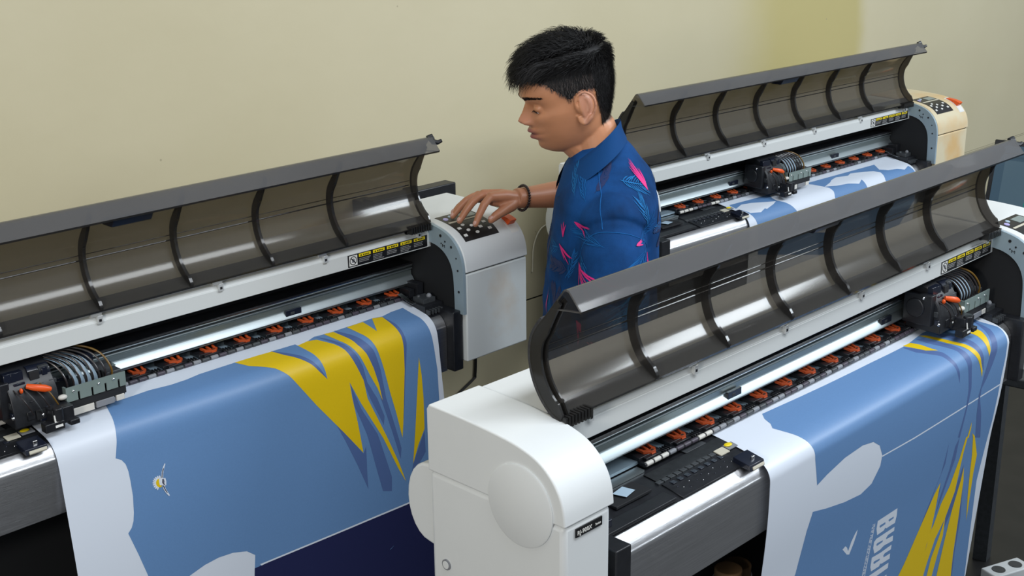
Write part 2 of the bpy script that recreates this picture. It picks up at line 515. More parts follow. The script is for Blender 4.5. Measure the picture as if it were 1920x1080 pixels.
    # warning sticker on the rail: no-touch sign, five yellow headings, small print
    b = MB(); yf = -0.0609
    b.box(0.874, 1.098, yf, -0.0600, 0.1185, 0.1445, 'label_black')
    b.box(0.877, 0.899, yf - .0002, yf, 0.1205, 0.1425, 'label_white')
    n = 32; cx, cz = 0.888, 0.1315
    for r0, r1 in ((0.0078, 0.0096),):
        vs = [(cx + r * cos(2 * pi * i / n), yf - .0004, cz + r * sin(2 * pi * i / n)) for r in (r0, r1) for i in range(n)]
        b.add(vs, [(i, (i + 1) % n, n + (i + 1) % n, n + i) for i in range(n)], 'label_black')
    b.add([(cx - .0068, yf - .0004, cz + .0052), (cx - .0052, yf - .0004, cz + .0068), (cx + .0068, yf - .0004, cz - .0052), (cx + .0052, yf - .0004, cz - .0068)], [(0, 1, 2, 3)], 'label_black')
    b.add([(cx - .004, yf - .0003, cz - .004), (cx + .003, yf - .0003, cz - .005), (cx + .0045, yf - .0003, cz + .001), (cx + .001, yf - .0003, cz + .005), (cx - .003, yf - .0003, cz + .003)], [(0, 1, 2, 3, 4)], 'roller_grey')
    rnd = random.Random(4)
    for i in range(5):
        x = 0.9035 + i * 0.0388
        b.box(x, x + 0.0325, yf - .0003, yf, 0.1362, 0.1428, 'label_yellow')
        b.add([(x + .0035, yf - .0005, 0.1374), (x + .0085, yf - .0005, 0.1374), (x + .006, yf - .0005, 0.1418)], [(0, 1, 2)], 'label_black')
        for k in range(4):
            xx = x + .0115 + k * .0045
            b.box(xx, xx + .003, yf - .0005, yf - .0002, 0.1378, 0.1378 + rnd.uniform(.0022, .0036), 'label_black')
        for r in range(3 if i % 2 == 0 else 4):
            z = 0.1328 - r * 0.0034; xx = x
            while xx < x + rnd.uniform(.022, .034):
                wd = rnd.uniform(.0012, .003); b.box(xx, xx + wd, yf - .0003, yf, z - .0016, z, 'label_grey'); xx += wd + .0009
    b.build('warning_sticker', rail, smooth=0)
    # --- smoked hood, hinged up
    hx0, hx1 = -0.284, 1.097
    b = MB(); b.strip(HOOD, 0.0028, hx0, hx1, 'smoked_acrylic')
    hood = b.build('smoked_hood', root, smooth=50)
    b = MB(); lo = [p for p in HOOD if p[1] < 0.187]
    b.strip([(p[0] - .0005, p[1] + .0005) for p in lo], -0.0030, hx0 + .004, hx1 - .004, 'smoked_dense')
    b.build('hinge_band', hood, smooth=50)
    b = MB()   # folded handle lip
    b.quadstrip([(-0.0785, 0.364), (-0.083, 0.3665), (-0.089, 0.365), (-0.1115, 0.340)], [(-0.077, 0.361), (-0.083, 0.3635), (-0.088, 0.3622), (-0.109, 0.3385)], hx0, hx1, 'smoked_lip')
    lip = b.build('handle_lip', hood, smooth=50)
    b = MB(); b.quadstrip([(-0.1115, 0.340), (-0.110, 0.336)], [(-0.109, 0.3385), (-0.107, 0.3365)], hx0, hx1, 'smoked_dense')
    b.quadstrip([(-0.055, 0.333), (-0.108, 0.339)], [(-0.055, 0.3315), (-0.108, 0.3375)], hx0, hx0 + .004, 'smoked_lip')
    b.quadstrip([(-0.055, 0.333), (-0.108, 0.339)], [(-0.055, 0.3315), (-0.108, 0.3375)], hx1 - .004, hx1, 'smoked_lip')
    b.build('lip_edge', hood, smooth=0)
    b = MB()   # ridge line where the flat and the curved part of the hood meet
    b.tube([(hx0 + .01, -0.0178, 0.252), (hx1 - .01, -0.0178, 0.252)], 0.0014, 'smoked_dense', 6)
    b.tube([(hx0 + .01, -0.0192, 0.262), (hx1 - .01, -0.0192, 0.262)], 0.0007, 'smoked_dense', 6)
    b.build('hood_seam', hood)

    def rib(x, wd, dep, mat, name='rib'):
        H = HOOD[:-3]; A = [(p[0] - .0006, p[1]) for p in H]; B = []
        for i, p in enumerate(H):
            a = Vector(H[max(i - 1, 0)]); c = Vector(H[min(i + 1, len(H) - 1)]); t = (c - a).normalized(); nn = Vector((-t.y, t.x))
            if nn.x > 0: nn = -nn
            e = min(1, (i + 1) / 5, (len(H) - i) / 9); q = Vector(p) + nn * dep * (0.35 + 0.65 * e); B.append(tuple(q))
        bb = MB(); bb.quadstrip(A, B, x, x + wd, mat)
        return bb.build(name, hood, smooth=50)
    for x in RIBS: rib(x, 0.0065, 0.0165, 'smoked_dense')
    for x, wd in ((hx0, 0.004), (hx0 + 0.013, 0.003), (hx1 - 0.004, 0.004)):
        rib(x, wd, 0.021, 'smoked_dense', 'end_cheek')
    b = MB(); b.strip(HOOD[:-9], -0.004, hx0, hx0 + 0.014, 'felt'); b.build('felt_edge', hood, smooth=50)
    # comb blocks where the hood pivots
    for e in (hx0 + .002, hx1 - .062):
        b = MB()
        for k in range(9): b.box(e + k * .0068, e + k * .0068 + .0035, -0.082, -0.058, 0.160, 0.176, 'smoked_dense')
        b.box(e, e + .06, -0.066, -0.060, 0.158, 0.170, 'black_plastic')
        b.build('pivot_comb', hood, smooth=0)
    b = MB()   # rubber stops at the upper corners of the lip
    for e, sg in ((hx1, 1),):
        b.ball((e + .004, -0.082, 0.360), (.006, .008, .008), 'black_plastic')
        b.tube([(e, -0.088, 0.356), (e + .012, -0.092, 0.353), (e + .021, -0.095, 0.356)], [0.006, .0055, .004], 'black_plastic', 8)
        b.tube([(e - .006, -0.079, 0.364), (e + .006, -0.082, 0.367)], .005, 'black_plastic', 8)
    b.build('rubber_stop', hood)
    b = MB()   # small latch block under the lip
    b.prism([(-0.058, 0.332), (-0.099, 0.340), (-0.085, 0.318), (-0.052, 0.318)], 0.335, 0.415, 'black_gloss')
    b.build('latch', hood, bevel=0.002)
    # --- right metal side plate with curved opening
    inn = spline([(-0.06, 0.128), (-0.085, 0.1235), (-0.108, 0.112), (-0.125, 0.093), (-0.134, 0.068), (-0.137, 0.03), (-0.138, -0.02)], 4)
    out = [p for p in CAP if p[0] <= -0.05]; out = [(p[0] + .0015, p[1] - .0015) for p in out] + [(-0.1665, -0.02)]
    def resample(P, n):
        L = [0]
        for a, c in zip(P[:-1], P[1:]): L.append(L[-1] + math.hypot(c[0] - a[0], c[1] - a[1]))
        r = []; j = 0
        for i in range(n):
            s_ = L[-1] * i / (n - 1)
            while j < len(P) - 2 and L[j + 1] < s_: j += 1
            t = (s_ - L[j]) / (L[j + 1] - L[j]); r.append((P[j][0] + (P[j + 1][0] - P[j][0]) * t, P[j][1] + (P[j + 1][1] - P[j][1]) * t))
        return r
    b = MB(); b.quadstrip(resample(out, 40), resample(inn, 40), 1.104, 1.1115, 'zinc_blue')
    sp = b.build('side_plate', root, smooth=50)
    b = MB(); b.prism(inn + [(-0.138, -0.13), (0.09, -0.13), (0.09, 0.128)], 1.1085, 1.1117, 'black_matte'); b.build('opening_darkener', root)  # black sheet added so that the plate opening reads dark
    for y, z, r in ((-0.098, 0.148, .0035), (-0.112, 0.137, .0022), (-0.131, 0.128, .003), (-0.146, 0.105, .002), (-0.150, 0.078, .0025), (-0.152, 0.03, .003), (-0.100, 0.131, .0018)):
        b = MB(); b.cyl((1.1033, y, z), (1.1045, y, z), r, 'black_plastic', 12); b.build('plate_hole', sp)
    b = MB()
    for (y0, z0), (y1, z1) in (((-0.104, .130), (-0.104, .124)), ((-0.104, .130), (-0.1075, .126)), ((-0.1075, .126), (-0.111, .129)), ((-0.111, .129), (-0.111, .123))):
        b.cyl((1.1036, y0, z0), (1.1036, y1, z1), .0007, 'black_plastic', 6)
    b.build('plate_mark', sp)
    # left inner plate
    b = MB(); b.prism([(0.08, 0.15), (-0.05, 0.15), (-0.11, 0.13), (-0.14, 0.07), (-0.145, -0.02), (0.08, -0.02)], XL1 - .003, XL1 + .002, 'zinc_blue'); b.build('side_plate', root)
    # --- inner back wall, guide beam
    b = MB(); b.box(XL1, XR0 - .008, 0.048, 0.056, -0.02, 0.152, 'black_matte'); b.box(XL1, XR0 - .008, 0.0, 0.05, 0.066, 0.0685, 'black_plastic')
    b.build('inner_wall', root)
    x0, x1 = XL1, XR0 - .008
    b = MB()
    b.prism([(0.04, 0.064), (0.000, 0.0645), (-0.002, 0.062), (-0.001, 0.0605), (0.005, 0.0590), (0.005, 0.0572), (-0.001, 0.0565), (-0.0015, 0.0545), (0.001, 0.0535), (0.004, 0.0505), (0.004, 0.0405), (0.0015, 0.0390), (0.000, 0.0375), (-0.0075, 0.0275), (-0.0085, 0.0255), (-0.0080, 0.0240), (0.001, 0.0235), (0.002, 0.0205), (-0.001, 0.0200), (-0.001, 0.0180), (0.04, 0.018)], x0, x1, 'aluminium')
    beam = b.build('guide_beam', root, smooth=15)
    b = MB()
    b.prism([(0.0045, 0.0590), (0.0045, 0.0572), (0.0055, 0.0572), (0.0055, 0.0590)], x0, x1, 'black_plastic')
    b.box(x0, x1, 0.0028, 0.0045, 0.0400, 0.0500, 'alu_dull')
    b.box(x0, x1, -0.004, 0.002, 0.0645, 0.0662, 'bright_metal')
    b.build('beam_inlay', beam, smooth=0)
    for bxp in (0.222, 0.748):
        b = MB(); b.box(bxp, bxp + .040, -0.006, 0.0, 0.0285, 0.0420, 'black_gloss'); b.box(bxp + .012, bxp + .022, -0.0065, -0.005, 0.032, 0.037, 'dark_grey')
        b.build('sensor_cover', beam, bevel=.0006)
    # --- feed bed under the beam: slate plate, black carrier, levers, rollers
    b = MB(); b.box(x0, x1, -0.010, 0.048, -0.004, 0.001, 'slate_plate'); b.box(x0, -0.035, -0.028, -0.012, -0.010, -0.006, 'aluminium')
    b.build('feed_plate', root)
    carr = MB()
    carr.box(-0.030, 1.085, -0.0245, -0.012, -0.006, 0.001, 'black_plastic')
    for i in range(14):
        xx = 0.08 * i
        carr.box(xx - .030, xx + .024, -0.014, 0.020, -0.001, 0.0075, 'black_plastic')
        carr.box(xx - .022, xx + .016, -0.022, -0.010, 0.000, 0.0068, 'black_plastic')
        carr.box(xx + .024, xx + .040, -0.0215, -0.010, 0.000, 0.0045, 'black_matte')
        for k in range(3): carr.box(xx + .026 + k * .006, xx + .0285 + k * .006, -0.0235, -0.009, 0.0, 0.0068, 'black_plastic')
    cr = carr.build('roller_carrier', root, bevel=.0006, bseg=1)
    rs = MB(); rs.cyl((-0.034, -0.0262, 0.0005), (1.085, -0.0262, 0.0005), 0.0036, 'black_plastic', 10)
    rs.build('roller_shaft', cr)
    rnd = random.Random(7)
    for i in range(56):
        xx = -0.030 + i * 0.0199
        mt = ['roller_white', 'roller_white', 'roller_white', 'roller_grey'][i] if i < 4 else ('roller_white' if i in (7, 8) else rnd.choice(['roller_grey', 'roller_plum', 'roller_plum', 'roller_plum', 'dark_grey']))
        b = MB(); b.cyl((xx, -0.0264, 0.0005), (xx + .0165, -0.0264, 0.0005), 0.0042, mt, 12)
        b.build('pinch_roller', cr, bevel=.0008, bseg=2)
    # lever: one mesh shared by all
    b = MB(); O = 'rust_orange'
    def poly(pts, z0, z1, mat=O):
        n = len(pts); vs = [(x, y, z0 + k) for x, y, k in pts] + [(x, y, z1 + k) for x, y, k in pts]
        b.add(vs, [(i, (i + 1) % n, n + (i + 1) % n, n + i) for i in range(n)] + [tuple(range(n - 1, -1, -1)), tuple(range(n, 2 * n))], mat)
    poly([(-.016, -.008, 0), (.000, -.018, 0), (.010, -.018, 0), (.018, -.010, 0), (.019, -.004, 0), (.012, -.004, 0), (.008, -.008, 0), (.001, -.008, 0), (-.006, -.003, 0), (-.016, -.003, 0)], 0.0075, 0.0125)
    for xx, dx in ((-.015, -.004), (-.003, 0), (.010, .003)):
        poly([(xx, -.006, 0), (xx + .0065, -.006, 0), (xx + .005 + dx, .009, .003), (xx + dx, .009, .003)], 0.0085, 0.0125)
    poly([(-.004, -.020, -.001), (.009, -.020, -.001), (.006, -.016, 0), (-.002, -.016, 0)], 0.006, 0.010)
    b.box(.0005, .0085, -.0155, -.011, .0126, .0129, 'black_matte')
    b.v = [(x * .84, -.010 + (y + .010) * .82, z - .0012) for x, y, z in b.v]
    lv = b.build('pinch_lever', cr, bevel=.0004, bseg=1); lv.location = (0, 0, 0)
    for i in range(1, 14):
        c = lv.copy(); COL.objects.link(c); c.location = (0.08 * i, 0, 0)
    # --- platen with fittings, front bumper
    pl = [(0.0, -0.006), (-0.03, -0.011), (-0.06, -0.014), (-0.09, -0.019), (-0.112, -0.0245)]
    b = MB(); b.prism(pl + [(-0.112, -0.13), (0.09, -0.13), (0.09, -0.006)], XL1, XR0, 'black_plastic')
    plat = b.build('platen', root)
    b = MB()
    for k in range(2): b.prism([(-0.034, -0.0095), (-0.060, -0.0118), (-0.060, -0.014), (-0.034, -0.014)], -0.045, 0.152, 'dark_grey')
    for i in range(13): b.box(-0.050 + i * .0155, -0.037 + i * .0155, -0.0690, -0.0605, -0.0155, -0.0118, 'dark_grey')
    b.prism([(-0.070, -0.0135), (-0.113, -0.0215), (-0.113, -0.026), (-0.070, -0.016)], -0.045, 0.120, 'black_plastic')
    for i in range(8): b.box(-0.030 + i * .018, -0.020 + i * .018, -0.083, -0.074, -0.0155, -0.0135, 'black_gloss')
    for i in range(15):
        xx = -0.03 + i * .0105 + rnd.uniform(-.002, .002); yy = -0.090 - (i % 3) * .006
        b.ball((xx, yy, -0.0172 - (i % 3) * .0012), .0012 if i % 2 else .0017, 'bright_metal' if i % 2 else 'black_gloss', 8, 6)
    b.box(0.065, 0.120, -0.036, -0.020, -0.0095, -0.0080, 'dark_grey')
    b.build('platen_ribs', plat, bevel=.0005, bseg=1)
    b = MB(); b.prism([(-0.062, -0.010), (-0.078, -0.0125), (-0.078, -0.014), (-0.062, -0.0115)], 0.104, 0.128, 'beige')
    b.prism([(-0.060, -0.0102), (-0.074, -0.0125), (-0.074, -0.014), (-0.060, -0.0115)], 0.132, 0.156, 'roller_grey'); b.ball((0.142, -0.064, -0.0100), (.009, .006, .0022), 'label_yellow')
    b.build('media_gauge', plat)
    b = MB(); b.prism([(-0.098, -0.010), (-0.131, -0.0165), (-0.134, -0.026), (-0.098, -0.021)], 0.108, 0.148, 'black_gloss')
    b.prism([(-0.1335, -0.019), (-0.1355, -0.024), (-0.1335, -0.027), (-0.131, -0.021)], 0.114, 0.146, 'beige'); b.box(0.128, 0.136, -0.122, -0.118, -0.015, -0.009, 'bright_metal')
    b.build('media_clip', plat, bevel=.001)
    b = MB(); b.box(-0.245, -0.20, -0.10, -0.045, -0.016, -0.004, 'black_gloss'); b.box(-0.16, -0.075, -0.075, -0.035, -0.014, -0.009, 'black_matte')
    b.add([(-0.135, -0.045, -0.006), (-0.105, -0.040, -0.006), (-0.100, -0.062, -0.006), (-0.128, -0.068, -0.006)], [(0, 1, 2, 3)], 'ribbon')
    b.box(-0.27, -0.06, -0.112, -0.085, -0.022, -0.016, 'black_plastic')
    b.build('waste_tray', plat, bevel=.001)
    bp = spline([(-0.102, -0.0225), (-0.113, -0.0265), (-0.123, -0.034), (-0.130, -0.046), (-0.1325, -0.062), (-0.1325, -0.152)], 6)
    b = MB(); b.quadstrip(bp, [(-0.108, -0.034)] * (len(bp) - 7) + [(-0.122, z) for y, z in bp[-7:]], -0.2275, 1.082, 'brushed_steel')
    b.build('front_bumper', root, smooth=50)
    b = MB(); b.box(-0.262, -0.2285, -0.160, -0.10, -0.70, -0.011, 'black_plastic'); b.build('bumper_end', root, bevel=.002)
    b = MB(); b.box(1.083, 1.1105, -0.155, -0.08, -0.150, -0.012, 'black_plastic'); b.build('bumper_end', root, bevel=.002)
    # --- capping station at the right end
    b = MB()
    b.box(1.050, 1.103, -0.10, 0.04, -0.018, -0.002, 'black_plastic'); b.box(1.060, 1.095, -0.085, -0.05, -0.004, 0.008, 'dark_grey')
    b.box(1.064, 1.078, -0.035, 0.0, 0.0, 0.018, 'black_plastic'); b.box(1.082, 1.100, -0.04, 0.03, 0.0, 0.030, 'black_plastic')
    b.prism([(-0.020, 0.012), (-0.030, 0.010), (-0.055, 0.002), (-0.070, 0.000), (-0.070, -0.001), (-0.055, 0.001), (-0.030, 0.009), (-0.020, 0.011)], 1.040, 1.052, 'bright_metal')
    for k in range(5): b.box(1.052 + k * .009, 1.056 + k * .009, -0.112, -0.088, -0.020, -0.010, 'dark_grey')
    b.ball((1.085, -0.075, 0.010), .006, 'roller_grey'); b.ball((1.066, -0.062, 0.009), .005, 'dark_grey')
    b.build('capping_station', root, bevel=.001)
    b = MB(); b.box(-0.185, 1.034, 0.070, 0.078, -0.80, -0.128, 'black_matte'); b.build('underside_shade', root)  # black sheet added in place of the shade below the printer
    # --- stand
    for xx in (-0.235, 1.035):
        b = MB(); b.box(xx, xx + .05, -0.09, -0.03, -0.985, -0.12, 'black_plastic'); b.box(xx, xx + .05, -0.30, 0.13, -1.01, -0.965, 'black_plastic')
        b.build('stand_leg', root, bevel=.004)
        for yy in (-0.27, 0.08):
            b = MB(); b.cyl((xx + .012, yy, -1.027), (xx + .038, yy, -1.027), .0225, 'dark_grey', 20); b.build('caster', root)
    b = MB(); b.box(-0.19, 1.04, -0.085, -0.045, -0.90, -0.84, 'black_plastic'); b.build('stand_crossbar', root, bevel=.003)
    return root


def build_carriage(parent):
    """ink carriage; x = 0 is the left edge of its bracket plate"""
    b = MB(); K = 'black_plastic'
    b.prism([(-0.001, 0.10), (-0.03, 0.105), (-0.055, 0.095), (-0.078, 0.060), (-0.085, 0.030), (-0.085, 0.004), (-0.010, 0.006), (-0.010, 0.062), (-0.001, 0.068)], -0.095, -0.010, K)
    b.box(-0.010, 0.118, -0.078, -0.006, 0.004, 0.036, K); b.box(-0.108, -0.090, -0.070, -0.008, 0.020, 0.085, K)
    b.box(0.090, 0.119, -0.070, -0.020, 0.036, 0.052, 'dark_grey')
    b.tube([(-0.105, -0.035, 0.055), (-0.112, -0.035, 0.055)], .020, K, 20)
    for p in ((-0.110, -0.052, 0.078), (-0.096, -0.082, 0.025), (-0.045, -0.087, 0.018)): b.ball(p, .0035, 'bright_metal', 10, 6)
    car = b.build('ink_carriage', parent, bevel=.002)
    b = MB(); cr_ = random.Random(3)
    for q in range(26):
        xx = cr_.uniform(-.098, -.012); t_ = cr_.random(); yy = -0.060 - .026 * t_; zz = 0.092 - .080 * t_
        sx, sy_, sz = cr_.uniform(.004, .012), cr_.uniform(.002, .005), cr_.uniform(.003, .010)
        b.box(xx - sx, xx + sx, yy - sy_, yy + sy_ + .006, zz - sz, zz + sz, cr_.choice(['black_plastic', 'black_matte', 'dark_grey', 'black_gloss']))
    b.build('carriage_fittings', car, bevel=.0006, bseg=1)
    for q in range(4):
        x_ = -.085 + q * .016
        b = MB(); b.tube(spline([(x_, -.070, .070), (x_ + .006, -.088, .058), (x_ + .014, -.094, .040), (x_ + .022, -.090, .024)], 5), .0013, ['tube_dark', 'dark_grey', 'tube_dark', 'tube_amber'][q], 6); b.build('wire', car)
    b = MB(); b.tube([(-0.052, -0.050, 0.085), (-0.012, -0.050, 0.083)], .014, 'black_gloss', 20); b.build('motor', car)
    b = MB()   # slotted bracket plate
    y = -0.088; xs = [0, .022, .026, .048, .052, .074, .078, .100, .104, .116]
    for i in range(len(xs) - 1):
        z0 = 0.026 if i % 2 == 0 else 0.041
        b.box(xs[i], xs[i + 1], y, y + .0022, z0, 0.0525, 'zinc_green')
    b.box(0, .003, y, y + .012, 0.026, 0.0525, 'zinc_green')
    br = b.build('bracket', car, smooth=0)
    for xx in (0.014, 0.063, 0.092):
        b = MB(); b.ball((xx, y - .0008, 0.044), (.0024, .0016, .0024), 'bright_metal', 10, 6); b.build('bracket_screw', br)
    b = MB(); b.box(-0.002, 0.117, -0.0845, -0.078, 0.010, 0.024, 'black_matte'); b.box(0.006, 0.052, -0.0855, -0.079, -0.003, 0.010, 'roller_white'); b.box(0.056, 0.092, -0.0855, -0.079, -0.002, 0.010, 'roller_grey'); b.box(0.096, 0.112, -0.0855, -0.079, -0.001, 0.010, 'roller_white')
    b.build('head_base', car, bevel=.001)
    b = MB()   # cutter holder in front
    b.box(-0.040, 0.000, -0.112, -0.078, 0.000, 0.030, K); b.box(-0.058, -0.022, -0.118, -0.100, -0.006, 0.010, K); b.box(-0.012, 0.006, -0.118, -0.096, -0.005, 0.005, K)
    b.tube([(-0.03, -0.112, 0.010), (-0.03, -0.112, 0.034)], .009, K, 14)
    cut = b.build('cutter_holder', car, bevel=.002)
    b = MB(); b.prism([(-0.1185, 0.000), (-0.116, 0.022), (-0.1145, 0.022), (-0.117, 0.000)], -0.040, -0.026, 'label_white'); b.build('tape_tag', cut)
    b = MB(); b.ball((-0.006, -0.086, 0.038), (.009, .006, .005), 'roller_white'); b.build('cable_tie', car)
    b = MB(); b.tube([(-0.062, -0.074, 0.072), (-0.052, -0.083, 0.069), (-0.036, -0.087, 0.064), (-0.026, -0.087, 0.060)], [.0045, .006, .0065, .004], 'orange_plastic', 10)
    b.ball((-0.074, -0.078, 0.068), (.003, .004, .005), 'orange_plastic')
    b.build('orange_lever', car)
    for i in range(8):
        x = 0.008 + i * 0.0125
        b = MB(); P = spline([(x + .004, -0.070, 0.040), (x + .002, -0.073, 0.062), (x - .008, -0.058, 0.088), (x - .028, -0.032, 0.100), (x - .060, -0.005, 0.102), (x - .10, 0.015, 0.100)], 5)
        b.tube(P, 0.0019, 'tube_amber' if i > 6 else 'tube_dark', 8); b.build('ink_tube', car)
        if i in (1, 2, 3, 4):
            b = MB(); P2 = [(p[0] + .004, p[1] + .007, p[2] - .007) for p in P[:-4]]
            vs = []
            for p in P2: vs += [(p[0], p[1], p[2]), (p[0] + .0085, p[1], p[2]), (p[0], p[1] + .0008, p[2] - .0008), (p[0] + .0085, p[1] + .0008, p[2] - .0008)]
            fs = []
            for k in range(len(P2) - 1):
                q = 4 * k; fs += [(q, q + 1, q + 5, q + 4), (q + 2, q + 6, q + 7, q + 3), (q, q + 4, q + 6, q + 2), (q + 1, q + 3, q + 7, q + 5)]
            b.add(vs, fs, 'ribbon'); b.build('ribbon_cable', car, smooth=60)
        b = MB(); b.tube([(x + .004, -0.070, 0.034), (x + .004, -0.070, 0.044)], .004, 'dark_grey', 10); b.build('tube_fitting', car)
    b = MB(); b.box(0.075, 0.112, -0.050, -0.030, 0.052, 0.062, 'dark_grey'); b.box(0.108, 0.122, -0.045, -0.018, 0.050, 0.053, 'zinc_green'); b.box(0.060, 0.085, -0.035, -0.015, 0.062, 0.084, 'black_gloss'); b.build('circuit_board', car)
    return car


def children(o): return [c for c in bpy.data.objects if c.parent == o]


def copy_tree(o, parent=None):
    c = o.copy(); COL.objects.link(c)
    if parent: c.parent = parent
    for ch in CH.get(o.name, []): copy_tree(ch, c)
    return c


def child_map():
    d = {}
    for o in bpy.data.objects:
        if o.parent: d.setdefault(o.parent.name, []).append(o)
    return d


printer2 = build_printer()
build_carriage(printer2)
CH = child_map()
printer1 = copy_tree(printer2)
printer3 = copy_tree(printer2)
CH = child_map()


def place(p, loc, rz, cx, label):
    p.location = (loc[0], loc[1], 0); p.rotation_euler = (0, 0, rz)
    for c in CH[p.name]:
        if c.name.startswith('ink_carriage'): c.location = (cx, 0, 0)
    tag(p, label, 'printer', 'wide inkjet printers with raised smoked hoods')


def override(p, nm, mat):
    for c in CH[p.name]:
        if c.name.split('.')[0] == nm:
            c.material_slots[0].link = 'OBJECT'; c.material_slots[0].material = M(mat)


place(printer2, (0, 0), 0, 0.936, 'white wide inkjet printer nearest the camera, whole left housing with round cover in view')
place(printer1, (-0.7768, 0.925), 0.0062, 0.213, 'wide inkjet printer on the left whose control panel the man is pressing')
place(printer3, (1.3291, 0.9403), -0.0366, 0.395, 'wide inkjet printer against the wall behind the man, with yellowed right housing')
override(printer3, 'right_housing', 'aged_plastic'); override(printer3, 'right_housing_body', 'aged_plastic')
override(printer1, 'right_housing', 'white_plastic'); override(printer1, 'right_housing_body', 'stained_plastic')
override(printer1, 'front_bumper', 'brushed_steel')

